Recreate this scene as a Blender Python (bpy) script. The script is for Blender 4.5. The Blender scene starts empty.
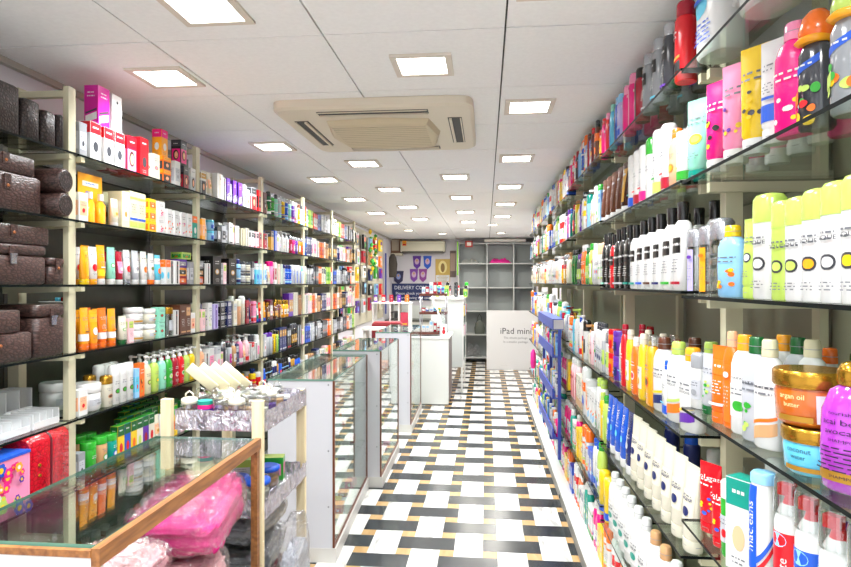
import bpy, math, random
from mathutils import Vector, Matrix, noise
from collections import defaultdict
R = random.Random(7)
S = bpy.context.scene
PI = math.pi
# ---------------------------------------------------------------- camera, world, sun, exposure
YAW = math.radians(5.62)
cs, sn = math.cos(YAW), math.sin(YAW)
F = 615.0
cam = bpy.data.cameras.new('camera'); co = bpy.data.objects.new('camera', cam); S.collection.objects.link(co)
co.location = (0, 0, 1.5); co.rotation_euler = (PI/2, 0, YAW)
cam.sensor_width = 36; cam.lens = F/851*36; cam.clip_start = 0.05; cam.clip_end = 60
S.camera = co
w = bpy.data.worlds.new('front_fill'); S.world = w; w.use_nodes = True
w.node_tree.nodes['Background'].inputs[0].default_value = (0.93, 0.96, 1.0, 1)
w.node_tree.nodes['Background'].inputs[1].default_value = 1.9      # added frontal fill: even world light through a front left open behind the camera
S.view_settings.view_transform = 'Standard'; S.view_settings.look = 'None'
S.view_settings.gamma = 1; S.view_settings.use_curve_mapping = False
S.view_settings.exposure = 0.1
LAMP_W, PANEL_E = 10.5, 9.0
S.cycles.max_bounces = 8; S.cycles.transparent_max_bounces = 24; S.cycles.glossy_bounces = 4; S.cycles.caustics_reflective = False
S.cycles.caustics_refractive = False; S.cycles.sample_clamp_indirect = 6
CAMZ = 1.5
def yx(px, X):
    "Y along a line of constant X that projects to column px"
    t = (px-425.5)/F
    return X*(cs+t*sn)/(t*cs-sn)
def dep(X, Y): return Y*cs-X*sn
# ---------------------------------------------------------------- materials
PAL = dict(white='dadad8', cream='d8d0ac', ivory='dad5c2', black='161616', charcoal='3a3c42', grey='8f9296', silver='b9bcc2', red='d3121f', crimson='a00f2a',
 maroon='5c1420', pink='f08fb4', pale_pink='f3c6cd', hot_pink='ec1480', magenta='c4188c', orange='f2701a', amber='f5a31c', yellow='e8c21c', gold='b98a2e',
 lime='b4cf5e', green='2f9e2e', dark_green='14602c', olive='6f7a3a', teal='11907f', mint='8fd6bd', aqua='5cc2e0', sky='8fc6ee', blue='1b55c4', navy='1a2560', purple='5e2a9a',
 lilac='b7aee0', brown='5a3220', tan='c99a6c', peach='f2b48c', chocolate='3e2018', wood='8a5a30', clear='dfe6e4')
def lin(h):
    c = [int(h[i:i+2], 16)/255 for i in (0, 2, 4)]
    return tuple(((x+.055)/1.055)**2.4 if x > .04045 else x/12.92 for x in c)+(1,)
MC = {}
def nm(name):
    m = bpy.data.materials.new(name); m.use_nodes = True
    return m, m.node_tree.nodes, m.node_tree.links, m.node_tree.nodes['Principled BSDF']
def mat(col, rough=.32, metal=0., coat=0.):
    k = (col, rough, metal, coat)
    if k not in MC:
        m, n, l, b = nm(str(col)+'_surface')
        b.inputs['Base Color'].default_value = lin(PAL.get(col, col)); b.inputs['Roughness'].default_value = rough
        b.inputs['Metallic'].default_value = metal; b.inputs['Coat Weight'].default_value = coat
        MC[k] = m
    return MC[k]
def thinglass(name, tint, f0=.05, rough=.02, power=4.5, bump=0, gcol=(1, 1, 1, 1)):
    "thin clear sheet: transparent straight through, with a fresnel-weighted gloss"
    if name in MC: return MC[name]
    m, n, l, b = nm(name); n.remove(b)
    tr = n.new('ShaderNodeBsdfTransparent'); tr.inputs[0].default_value = tint
    gl = n.new('ShaderNodeBsdfGlossy'); gl.inputs['Roughness'].default_value = rough; gl.inputs['Color'].default_value = gcol
    lw = n.new('ShaderNodeLayerWeight'); lw.inputs[0].default_value = .5
    pw = n.new('ShaderNodeMath'); pw.operation = 'POWER'; pw.inputs[1].default_value = power
    ma = n.new('ShaderNodeMath'); ma.operation = 'MULTIPLY_ADD'; ma.inputs[1].default_value = .8; ma.inputs[2].default_value = f0; ma.use_clamp = True
    mx = n.new('ShaderNodeMixShader')
    l.new(lw.outputs['Facing'], pw.inputs[0]); l.new(pw.outputs[0], ma.inputs[0]); l.new(ma.outputs[0], mx.inputs[0])
    l.new(tr.outputs[0], mx.inputs[1]); l.new(gl.outputs[0], mx.inputs[2])
    l.new(mx.outputs[0], n['Material Output'].inputs[0])
    if bump:
        tc = n.new('ShaderNodeTexCoord'); nz = n.new('ShaderNodeTexNoise'); nz.inputs['Scale'].default_value = bump; nz.inputs['Detail'].default_value = 6
        nz.inputs['Distortion'].default_value = 1.2
        bp = n.new('ShaderNodeBump'); bp.inputs['Strength'].default_value = 1; bp.inputs['Distance'].default_value = .02
        l.new(tc.outputs['Object'], nz.inputs[0]); l.new(nz.outputs[0], bp.inputs['Height']); l.new(bp.outputs[0], gl.inputs['Normal']); l.new(bp.outputs[0], lw.inputs['Normal'])
    MC[name] = m; return m
GLASS = thinglass('shelf_glass', (.90, .95, .92, 1), .03, .01, 5.5)
CLEAR = thinglass('clear_plastic', (.88, .91, .90, 1), .16, .06, 2.0)
BAG = thinglass('plastic_bag_film', (.95, .95, .96, 1), .08, .09, 2.6, 42)
EDGE = mat('050d0c', .45); EDGE.node_tree.nodes['Principled BSDF'].inputs['Specular IOR Level'].default_value = .12; EDGEL = mat('5f8f7d', .15)
FRAME = mat('c9c3a6', .45); WHITE = mat('white', .35)
def mixtex(name, cols, scale, kind='noise', rough=.5, metal=0, bump=0, stretch=(1, 1, 1), detail=4, dist=0., bd=.01, coat=0):
    "colour ramp over a noise / voronoi texture in object space"
    if name in MC: return MC[name]
    m, n, l, b = nm(name)
    tc = n.new('ShaderNodeTexCoord'); mp = n.new('ShaderNodeMapping'); mp.inputs['Scale'].default_value = stretch
    l.new(tc.outputs['Object'], mp.inputs[0])
    if kind == 'noise':
        t = n.new('ShaderNodeTexNoise'); t.inputs['Detail'].default_value = detail; t.inputs['Distortion'].default_value = dist; out = t.outputs[0]
    else:
        t = n.new('ShaderNodeTexVoronoi'); t.feature = 'DISTANCE_TO_EDGE' if kind == 'cells' else 'F1'; out = t.outputs[0]
    t.inputs['Scale'].default_value = scale
    l.new(mp.outputs[0], t.inputs['Vector'])
    r = n.new('ShaderNodeValToRGB'); l.new(out, r.inputs[0]); l.new(r.outputs[0], b.inputs['Base Color'])
    while len(r.color_ramp.elements) < len(cols): r.color_ramp.elements.new(.5)
    for e, (p, c) in zip(r.color_ramp.elements, cols): e.position = p; e.color = lin(PAL.get(c, c))
    b.inputs['Roughness'].default_value = rough; b.inputs['Metallic'].default_value = metal; b.inputs['Coat Weight'].default_value = coat
    if bump:
        bp = n.new('ShaderNodeBump'); bp.inputs['Strength'].default_value = bump; bp.inputs['Distance'].default_value = bd
        l.new(out, bp.inputs['Height']); l.new(bp.outputs[0], b.inputs['Normal'])
    MC[name] = m; return m
CROC = mixtex('embossed_brown_leather', [(0, '140c0a'), (.10, '46302b'), (.5, '573e38')], 62, 'cells', .42, bump=.5, stretch=(.8, .8, 1.7), bd=.004)
CROCB = mixtex('embossed_black_leather', [(0, '080606'), (.12, '2e2320'), (.5, '4a3c38')], 85, 'cells', .42, bump=.7, bd=.004)
FOIL = mixtex('crinkled_foil', [(.2, '6d6e78'), (.45, 'c9c5cf'), (.6, 'f2eef4'), (.8, '9a97a6')], 34, 'noise', .22, .75, 1., (1, 1, .5), 5, 1.5, .02)
WOODM = mixtex('brown_wood', [(.3, '6d4222'), (.7, 'a06a38')], 14, 'noise', .4, 0, .1, (6, .6, 6), 5)
PINE = mixtex('pale_pine', [(.3, 'dcc79a'), (.7, 'efe0bb')], 9, 'noise', .6, 0, 0, (5, 5, .5), 4)
# ---------------------------------------------------------------- mesh building
class MB:
    def __init__(s): s.v = []; s.f = []; s.m = []; s.mats = []; s.sm = []
    def mi(s, m):
        if m not in s.mats: s.mats.append(m)
        return s.mats.index(m)
    def add(s, vs, fs, m, smooth=False, M=None):
        o = len(s.v); i = s.mi(m)
        s.v += [tuple(M @ Vector(v)) if M else tuple(v) for v in vs]
        for f in fs: s.f.append([o+k for k in f]); s.m.append(i); s.sm.append(smooth)
        return s
    def box(s, x0, x1, y0, y1, z0, z1, m, top=None, M=None):
        vs = [(x0, y0, z0), (x1, y0, z0), (x1, y1, z0), (x0, y1, z0), (x0, y0, z1), (x1, y0, z1), (x1, y1, z1), (x0, y1, z1)]
        s.add(vs, [(0, 3, 2, 1), (0, 1, 5, 4), (1, 2, 6, 5), (2, 3, 7, 6), (3, 0, 4, 7)], m, M=M)
        s.add(vs, [(4, 5, 6, 7)], top or m, M=M); return s
    def rbox(s, x0, x1, y0, y1, z0, z1, r, m, seg=4, axis='z', M=None):
        "box with rounded edges round one axis"
        if axis == 'z': A = (x0, x1, y0, y1, z0, z1); P = lambda u, v, t: (u, v, t)
        elif axis == 'y': A = (x0, x1, z0, z1, y0, y1); P = lambda u, v, t: (u, t, v)
        else: A = (y0, y1, z0, z1, x0, x1); P = lambda u, v, t: (t, u, v)
        ring = []
        for cx, cy, a0 in ((A[1]-r, A[3]-r, 0), (A[0]+r, A[3]-r, 90), (A[0]+r, A[2]+r, 180), (A[1]-r, A[2]+r, 270)):
            for k in range(seg+1):
                a = math.radians(a0+90*k/seg); ring.append((cx+r*math.cos(a), cy+r*math.sin(a)))
        n = len(ring); q = min(r*.35, (A[5]-A[4])*.2)
        cxm, cym = (A[0]+A[1])/2, (A[2]+A[3])/2
        def sc(p, d): return (p[0]-math.copysign(min(d, abs(p[0]-cxm)), p[0]-cxm), p[1]-math.copysign(min(d, abs(p[1]-cym)), p[1]-cym))
        L = [(A[4], q), (A[4]+q, 0), (A[5]-q, 0), (A[5], q)]
        vs = [P(*sc(p, d), t) for t, d in L for p in ring]
        fs = [(j*n+i, j*n+(i+1) % n, (j+1)*n+(i+1) % n, (j+1)*n+i) for j in range(3) for i in range(n)]
        s.add(vs, fs, m, True, M); s.add(vs, [tuple(range(n))[::-1], tuple(range(3*n, 4*n))], m, False, M); return s
    def loft(s, rings, m, n=24, cap=True, smooth=True, M=None):
        "rings: (z, half width, half depth, exponent)"
        vs = []
        for r in rings:
            z, a, b = r[:3]; e = 2/(r[3] if len(r) > 3 else 2)
            for k in range(n):
                t = 2*PI*k/n; c, q = math.cos(t), math.sin(t)
                vs.append((a*math.copysign(abs(c)**e, c), b*math.copysign(abs(q)**e, q), z))
        N = len(rings)
        fs = [(j*n+i, j*n+(i+1) % n, (j+1)*n+(i+1) % n, (j+1)*n+i) for j in range(N-1) for i in range(n)]
        s.add(vs, fs, m, smooth, M)
        if cap: s.add(vs, [tuple(range(n))[::-1], tuple(range((N-1)*n, N*n))], m, False, M)
        return s
    def tube(s, pts, r, m, n=8, M=None):
        pts = [Vector(p) for p in pts]; vs = []
        for i, p in enumerate(pts):
            d = (pts[min(i+1, len(pts)-1)]-pts[max(i-1, 0)]).normalized()
            u = d.orthogonal().normalized() if i == 0 else (u-d*u.dot(d)).normalized()
            w_ = d.cross(u)
            vs += [tuple(p+(u*math.cos(2*PI*k/n)+w_*math.sin(2*PI*k/n))*r) for k in range(n)]
        N = len(pts)
        fs = [(j*n+i, j*n+(i+1) % n, (j+1)*n+(i+1) % n, (j+1)*n+i) for j in range(N-1) for i in range(n)]+[tuple(range(n))[::-1], tuple(range((N-1)*n, N*n))]
        return s.add(vs, fs, m, True, M)
    def mesh(s, name):
        me = bpy.data.meshes.new(name); me.from_pydata(s.v, [], s.f)
        for m in s.mats: me.materials.append(m)
        me.polygons.foreach_set('material_index', s.m); me.polygons.foreach_set('use_smooth', s.sm); me.update()
        return me
    def obj(s, name, parent=None, loc=(0, 0, 0), rz=0):
        return link(name, s.mesh(name), parent, loc, rz)
def link(name, me, parent=None, loc=(0, 0, 0), rz=0, scale=None):
    o = bpy.data.objects.new(name, me); S.collection.objects.link(o)
    o.location = loc; o.rotation_euler = (0, 0, rz)
    if scale: o.scale = scale
    if parent: o.parent = parent
    return o
def tag(o, label, cat, group=None, kind=None):
    o['label'] = label; o['category'] = cat
    if group: o['group'] = group
    if kind: o['kind'] = kind
    return o
def struct(mb, name):
    o = mb.obj(name); o['kind'] = 'structure'; return o
def thing(name, label, cat, loc=(0, 0, 0), rz=0, group=None):
    return tag(link(name, None, None, loc, rz), label, cat, group)
TXT = {}
def text_geo(body, bold=False):
    "flat glyph mesh of height 1, centred on x: (verts, faces)"
    if body not in TXT:
        cu = bpy.data.curves.new('t', 'FONT'); cu.body = body; cu.align_x = 'CENTER'; cu.resolution_u = 2
        o = bpy.data.objects.new('t', cu); S.collection.objects.link(o)
        dg = bpy.context.evaluated_depsgraph_get(); me = bpy.data.meshes.new_from_object(o.evaluated_get(dg))
        TXT[body] = ([(v.co.x, v.co.y) for v in me.vertices], [tuple(p.vertices) for p in me.polygons])
        bpy.data.objects.remove(o); bpy.data.meshes.remove(me); bpy.data.curves.remove(cu)
    return TXT[body]
# ---------------------------------------------------------------- printed artwork laid on a body's surface
class Art:
    def __init__(s, mb, surf): s.mb = mb; s.surf = surf; s.e = .0004
    def grid(s, x0, x1, z0, z1, m, nx=6, nz=2, f=None):
        s.e += .00012; vs = []; fs = []
        for j in range(nz+1):
            for i in range(nx+1):
                x, z = x0+(x1-x0)*i/nx, z0+(z1-z0)*j/nz
                if f: x, z = f(x, z)
                vs.append(s.surf(x, z, s.e))
        for j in range(nz):
            for i in range(nx): a = j*(nx+1)+i; fs.append((a, a+1, a+nx+2, a+nx+1))
        s.mb.add(vs, fs, m)
    def disc(s, cx, cz, rx, rz, m, n=14):
        s.e += .00012
        vs = [s.surf(cx, cz, s.e)]+[s.surf(cx+rx*math.cos(2*PI*k/n), cz+rz*math.sin(2*PI*k/n), s.e) for k in range(n)]
        s.mb.add(vs, [(0, 1+k, 1+(k+1) % n) for k in range(n)], m)
    def text(s, t, cx, cz, h, m, rot=False, maxw=None):
        s.e += .00012; V, Fc = text_geo(t)
        if not V: return
        wd = (max(v[0] for v in V)-min(v[0] for v in V))*h
        k = min(1, maxw/wd) if maxw else 1
        vs = [s.surf(cx-(v[1]-.35)*h, cz+v[0]*h*k, s.e) if rot else s.surf(cx+v[0]*h*k, cz+(v[1]-.35)*h, s.e) for v in V]
        s.mb.add(vs, Fc, m)
    def lines(s, cx, z, wd, n, pitch, m, seed=1):
        r = random.Random(seed*31+n)
        for k in range(n):
            x = cx-wd/2*r.uniform(.6, 1); end = -x+2*cx
            while x < end-.002:
                q = min(end, x+r.uniform(.1, .32)*wd)
                s.grid(x, q-.0015, z-k*pitch-pitch*.17, z-k*pitch+pitch*.15, m, 2, 1); x = q+.0015
def ringsurf(rings):
    def f(x, z, e):
        z_ = max(rings[0][0], min(rings[-1][0], z))
        for r0, r1 in zip(rings, rings[1:]):
            if z_ <= r1[0]: break
        t = (z_-r0[0])/max(1e-6, r1[0]-r0[0]); a = r0[1]+(r1[1]-r0[1])*t; b = r0[2]+(r1[2]-r0[2])*t
        n = (r0[3] if len(r0) > 3 else 2); ex = 2/n
        th = x/((a+b)/2+1e-6); c, q = math.cos(th), math.sin(th)
        X, Y = a*math.copysign(abs(q)**ex, q), -b*math.copysign(abs(c)**ex, c)
        L = math.hypot(X, Y) or 1
        return (X+X/L*e*2, Y+Y/L*e*2, z)
    return f
def dark_on(c): return '6a6d74' if c in ('white', 'cream', 'ivory', 'yellow', 'lime', 'mint', 'clear', 'pale_pink', 'lilac', 'silver', 'amber', 'sky', 'aqua', 'peach', 'tan', 'pink') else 'white'
def artwork(A, st, W, z0, z1, body, c2, c3, seed, wrap=None):
    "artwork style st on a face W wide from z0 to z1; wrap: half length that goes right round"
    h = z1-z0; T = mat(dark_on(body), .5); m2, m3 = mat(c2, .35), mat(c3, .35); ww = wrap or W/2
    q3 = min(W*.25, h*.4)
    if st == 1:
        A.grid(-W*.42, W*.42, z0+h*.2, z0+h*.72, m2); A.lines(0, z0+h*.64, W*.6, 2, h*.07, mat(dark_on(c2), .5), seed); A.disc(0, z0+h*.38, W*.16, h*.08, m3)
    elif st == 2:
        A.grid(-ww, ww, z0+h*.02, z0+h*.26, m2, 24); A.lines(0, z0+h*.82, W*.65, 2, h*.07, T, seed); A.lines(0, z0+h*.55, W*.5, 4, h*.045, T, seed+1); A.grid(-W*.2, W*.2, z0+h*.32, z0+h*.36, m3)
    elif st == 3:
        A.disc(0, z0+h*.45, q3, q3, m2); A.disc(0, z0+h*.45, q3*.68, q3*.68, m3); A.lines(0, z0+h*.82, W*.7, 2, h*.08, T, seed); A.lines(0, z0+h*.2, W*.5, 3, h*.045, T, seed)
    elif st == 4:
        A.grid(-ww, ww, z0+h*.7, z0+h*.99, m2, 24); A.lines(0, z0+h*.86, W*.7, 1, h*.12, mat(dark_on(c2), .5), seed); A.disc(0, z0+h*.36, W*.25, h*.14, m3); A.lines(0, z0+h*.14, W*.6, 2, h*.05, T, seed)
    elif st == 5:
        A.grid(-W*.16, W*.16, z0+h*.03, z0+h*.97, m2, 4, 2); A.text('', 0, 0, .01, T); A.lines(0, z0+h*.6, W*.26, 6, h*.06, mat(dark_on(c2), .5), seed); A.disc(0, z0+h*.8, q3*.4, q3*.4, m3)
    elif st == 6:
        for a, b, m in ((.05, .2, m2), (.24, .3, m3), (.8, .86, m2)): A.grid(-ww, ww, z0+h*a, z0+h*b, m, 24)
        A.lines(0, z0+h*.66, W*.7, 4, h*.07, T, seed)
    elif st == 7:      # a picture of a face with hair
        A.grid(-W*.45, W*.45, z0+h*.02, z0+h*.62, m2); A.disc(0, z0+h*.36, W*.3, h*.22, mat('chocolate', .5)); A.disc(W*.03, z0+h*.35, W*.19, h*.15, mat('peach', .5))
        A.disc(W*.05, z0+h*.28, W*.07, h*.015, mat('red', .5), 8); A.grid(-ww*.98, ww*.98, z0+h*.72, z0+h*.97, m3, 12); A.lines(0, z0+h*.84, W*.6, 1, h*.1, mat(dark_on(c3), .5), seed)
    elif st == 8:      # diagonal swoosh
        A.grid(-W*.42, W*.42, z0+h*.1, z0+h*.28, m2, 8, 2, lambda x, z: (x, z+x*h*2.2)); A.grid(-W*.42, W*.42, z0+h*.32, z0+h*.37, m3, 8, 1, lambda x, z: (x, z+x*h*2.2)); A.lines(0, z0+h*.82, W*.7, 2, h*.09, T, seed)
    elif st == 9:      # tall narrow letters block
        A.grid(-W*.4, W*.4, z0+h*.62, z0+h*.9, m2); A.lines(0, z0+h*.78, W*.6, 1, h*.13, mat(dark_on(c2), .5), seed); A.lines(0, z0+h*.5, W*.6, 5, h*.055, T, seed); A.grid(-W*.4, W*.4, z0+h*.05, z0+h*.1, m3)
    elif st == 10:     # flowers / dots
        r = random.Random(seed)
        for k in range(7):
            x, z, q = r.uniform(-.3, .3)*W, z0+h*r.uniform(.1, .55), q3*r.uniform(.24, .48); A.disc(x, z, q, q, (m2, m3)[k % 2], 8)
        A.lines(0, z0+h*.8, W*.7, 2, h*.09, T, seed)
    elif st == 0:
        A.lines(0, z0+h*.75, W*.6, 2, h*.08, T, seed); A.lines(0, z0+h*.3, W*.5, 3, h*.04, T, seed)
# ---------------------------------------------------------------- the shapes of packs: (body rings, cap rings, default width depth height)
SH = dict(
 shampoo_bottle=([(0, .031, .017, 2.7), (.005, .035, .021, 2.7), (.09, .036, .022, 2.7), (.14, .0345, .021, 2.6), (.160, .027, .018, 2.3), (.168, .017, .014, 2)],
                 [(.168, .0185, .0155, 2.1), (.171, .019, .016, 2.1), (.196, .0175, .015, 2.1), (.200, .015, .012, 2)], (.072, .044, .20)),
 salon_bottle=([(0, .033, .021, 3), (.005, .036, .023, 3), (.10, .036, .023, 3), (.165, .0345, .022, 3), (.186, .026, .018, 2.4), (.194, .015, .013, 2)],
               [(.194, .0155, .0135, 2.2), (.240, .0165, .0145, 2.4), (.245, .0155, .0135, 2.2)], (.072, .046, .245)),
 spray_can=([(0, .024, .024), (.003, .026, .026), (.150, .026, .026), (.158, .0225, .0225), (.160, .021, .021)],
            [(.160, .0225, .0225), (.190, .022, .022), (.197, .019, .019), (.200, .010, .010)], (.052, .052, .20)),
 lotion_bottle=([(0, .027, .022, 2.3), (.004, .029, .024, 2.3), (.13, .029, .024, 2.3), (.148, .022, .019, 2.1), (.156, .012, .012, 2)],
               [(.156, .013, .013), (.170, .013, .013), (.172, .006, .006), (.186, .006, .006), (.187, .011, .011), (.198, .011, .011), (.2, .008, .008)], (.058, .048, .20)),
 flush_bottle=([(0, .026, .020, 2.5), (.003, .0275, .0215, 2.5), (.142, .0275, .0215, 2.5)], [(.142, .0285, .0225, 2.5), (.185, .028, .022, 2.5), (.194, .023, .018, 2.3), (.197, .012, .009, 2)], (.057, .045, .197)),
 squeeze_tube=([(.024, .019, .016, 2.2), (.030, .024, .019, 2.2), (.10, .027, .013, 2.2), (.155, .029, .0035, 2.4), (.162, .029, .0018, 3), (.170, .029, .0015, 4)],
               [(0, .021, .017, 2.3), (.003, .0225, .0185, 2.3), (.024, .0225, .0185, 2.3)], (.058, .038, .17)),
 cream_jar=([(0, .034, .034), (.004, .038, .038), (.045, .038, .038), (.050, .034, .034)], [(.050, .0385, .0385), (.053, .0395, .0395), (.070, .0395, .0395), (.074, .036, .036)], (.079, .079, .074)),
 tall_tub=([(0, .024, .024), (.004, .027, .027), (.095, .028, .028), (.1, .026, .026)], [(.1, .028, .028), (.124, .028, .028), (.128, .026, .026)], (.056, .056, .128)),
 perfume_bottle=([(0, .024, .014, 4), (.003, .026, .016, 4), (.085, .026, .016, 4), (.094, .02, .012, 3), (.098, .009, .009)], [(.098, .012, .012), (.128, .012, .012), (.130, .010, .010)], (.052, .032, .13)),
)
WORD = dict(shampoo_bottle='bottle', salon_bottle='bottle', spray_can='spray can', lotion_bottle='pump bottle', flush_bottle='bottle', squeeze_tube='squeeze tube', cream_jar='jar', tall_tub='tub',
            perfume_bottle='perfume bottle', cosmetic_carton='carton', perfume_carton='slim carton', dye_carton='hair dye carton', soap_carton='flat carton')
CARTON = dict(cosmetic_carton=(.06, .045, .14), perfume_carton=(.05, .05, .16), dye_carton=(.075, .06, .17), soap_carton=(.09, .06, .035))
DES = {}
def design(kind, body, cap='white', st=1, c2='white', c3='red', txt=None):
    "meshes of one pack design, shared by its copies: (body mesh, cap mesh, default size)"
    k = (kind, body, cap, st, c2, c3, txt)
    if k in DES: return DES[k]
    seed = len(DES)+3; mb = MB()
    if kind in CARTON:
        W, D, H = CARTON[kind]; bm = mat(body, .3)
        mb.box(-W/2, W/2, -D/2, D/2, 0, H, bm, mat(cap, .3) if cap in PAL and cap != 'white' else bm)
        for fw, fn in ((W, lambda x, z, e: (x, -D/2-e, z)), (D, lambda x, z, e: (W/2+e, x, z)), (D, lambda x, z, e: (-W/2-e, -x, z))):
            A = Art(mb, fn); artwork(A, st, fw*.96, 0, H, body, c2, c3, seed)
            if txt and fw == W: A.text(txt[0], 0, H*txt[1], H*txt[2], mat(txt[3], .4), len(txt) > 4, (H if len(txt) > 4 else W)*.86)
        DES[k] = (mb.mesh(kind), None, (W, D, H)); return DES[k]
    br, cr, dims = SH[kind]
    glassy = body == 'clear' or kind == 'perfume_bottle'
    bm = mat(body, .12, 0, .5) if glassy else mat(body, .26, 0, .3)
    if body == 'clear': bm = CLEAR
    mb.loft(br, bm)
    lo, hi = (br[1][0], br[-3][0]) if kind == 'squeeze_tube' else (br[1][0], [r[0] for r in br if r[1] >= br[1][1]*.93][-1])
    rm = (br[2][1]+br[2][2])/2
    A = Art(mb, ringsurf(br)); artwork(A, st, min(dims[0]*.9, rm*2.1), lo+.004, hi-.004, 'white' if body == 'clear' else body, c2, c3, seed, wrap=PI*rm)
    if txt: A.text(txt[0], 0, lo+(hi-lo)*txt[1], (hi-lo)*txt[2], mat(txt[3], .4), len(txt) > 4, ((hi-lo) if len(txt) > 4 else dims[0])*.85)
    cb = MB(); cm = CLEAR if cap == 'clear' else mat(cap, .22, 0, .3) if cap not in ('gold', 'silver') else mat(cap, .25, .8)
    cb.loft(cr, cm)
    if kind == 'lotion_bottle': cb.loft([(.190, .005, .005), (.198, .005, .005)], cm, 12); cb.box(-.005, .005, -.034, .002, .189, .198, cm)
    if kind in ('shampoo_bottle', 'squeeze_tube'):
        z = .182 if kind == 'shampoo_bottle' else .012
        cb.loft([(z, cr[1][1]*1.004, cr[1][2]*1.004, 2.2), (z+.0012, cr[1][1]*1.004, cr[1][2]*1.004, 2.2)], mat('grey', .5), cap=False)
    DES[k] = (mb.mesh(kind), cb.mesh('cap'), dims); return DES[k]
REG = []
OCC = defaultdict(list)
def occupy(X, Y, Z, hx, hy, h): OCC[round(Z, 1)].append((X, Y, Z, hx, hy, h))
def free(X, Y, Z, hx, hy, h):
    for kz in {round(Z-.1, 1), round(Z, 1), round(Z+.1, 1), round(Z-.2, 1)}:
        for a in OCC[kz]:
            if abs(a[0]-X) < a[3]+hx and abs(a[1]-Y) < a[4]+hy and a[2] < Z+h-.002 and Z < a[2]+a[5]-.002: return False
    for x0, x1, ys in FRAMES:
        if x0 < X+hx and X-hx < x1:
            for y in ys:
                if abs(Y-y) < .021+hy: return False
    return True
FRAMES = []
COLW = lambda c: c.replace('_', ' ')
def look_of(kind, body, cap, c2):
    if kind in CARTON: return f"{COLW(body)} {WORD[kind]} with {COLW(c2)} print"
    return f"{COLW(body)} {WORD[kind]} with {COLW(cap)} {'pump' if kind == 'lotion_bottle' else 'lid' if kind in ('cream_jar', 'tall_tub') else 'cap'}"
def put(d, X, Y, Z, rz, h=None, wd=None, dp=None, where=('', ''), look=None, parts=True, jit=.06, name=None, group=None, row='front'):
    kind = d[0]; bm, cm, dims = design(*d)
    sc = (( wd or dims[0])/dims[0], (dp or dims[1])/dims[1], (h or dims[2])/dims[2])
    rz += R.uniform(-jit, jit); q = .5*(1 if kind in CARTON else .93); W_, D_, H_ = wd or dims[0], dp or dims[1], h or dims[2]
    hx, hy = q*(W_*abs(math.cos(rz))+D_*abs(math.sin(rz))), q*(W_*abs(math.sin(rz))+D_*abs(math.cos(rz)))
    if kind not in CARTON and abs(abs(rz)-PI/2) > .15: hy *= .86; hx *= .9
    for k in range(28):
        dy = (k+1)//2*.004*(1 if k % 2 else -1)
        if free(X, Y+dy, Z, hx, hy, H_): break
    else: return None
    Y += dy; occupy(X, Y, Z, hx, hy, H_)
    if cm is not None:
        r = link(name or kind, None, None, (X, Y, Z+.0004), rz, sc); link('container', bm, r); link('pump' if kind == 'lotion_bottle' else 'lid' if kind in ('cream_jar', 'tall_tub') else 'cap', cm, r)
    else:
        r = link(name or kind, bm, None, (X, Y, Z+.0004), rz, sc)
    r['category'] = 'carton' if kind in CARTON else 'jar' if kind in ('cream_jar', 'tall_tub') else 'tube' if kind == 'squeeze_tube' else 'can' if kind == 'spray_can' else 'bottle'
    REG.append((r, look or look_of(kind, d[1], d[2] if len(d) > 2 else 'white', d[4] if len(d) > 4 else 'white'), where[0]+(', behind the front row' if row == 'back' else ''), where[1], (X*X+Y*Y)**.5, group, Z))
    return r
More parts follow.
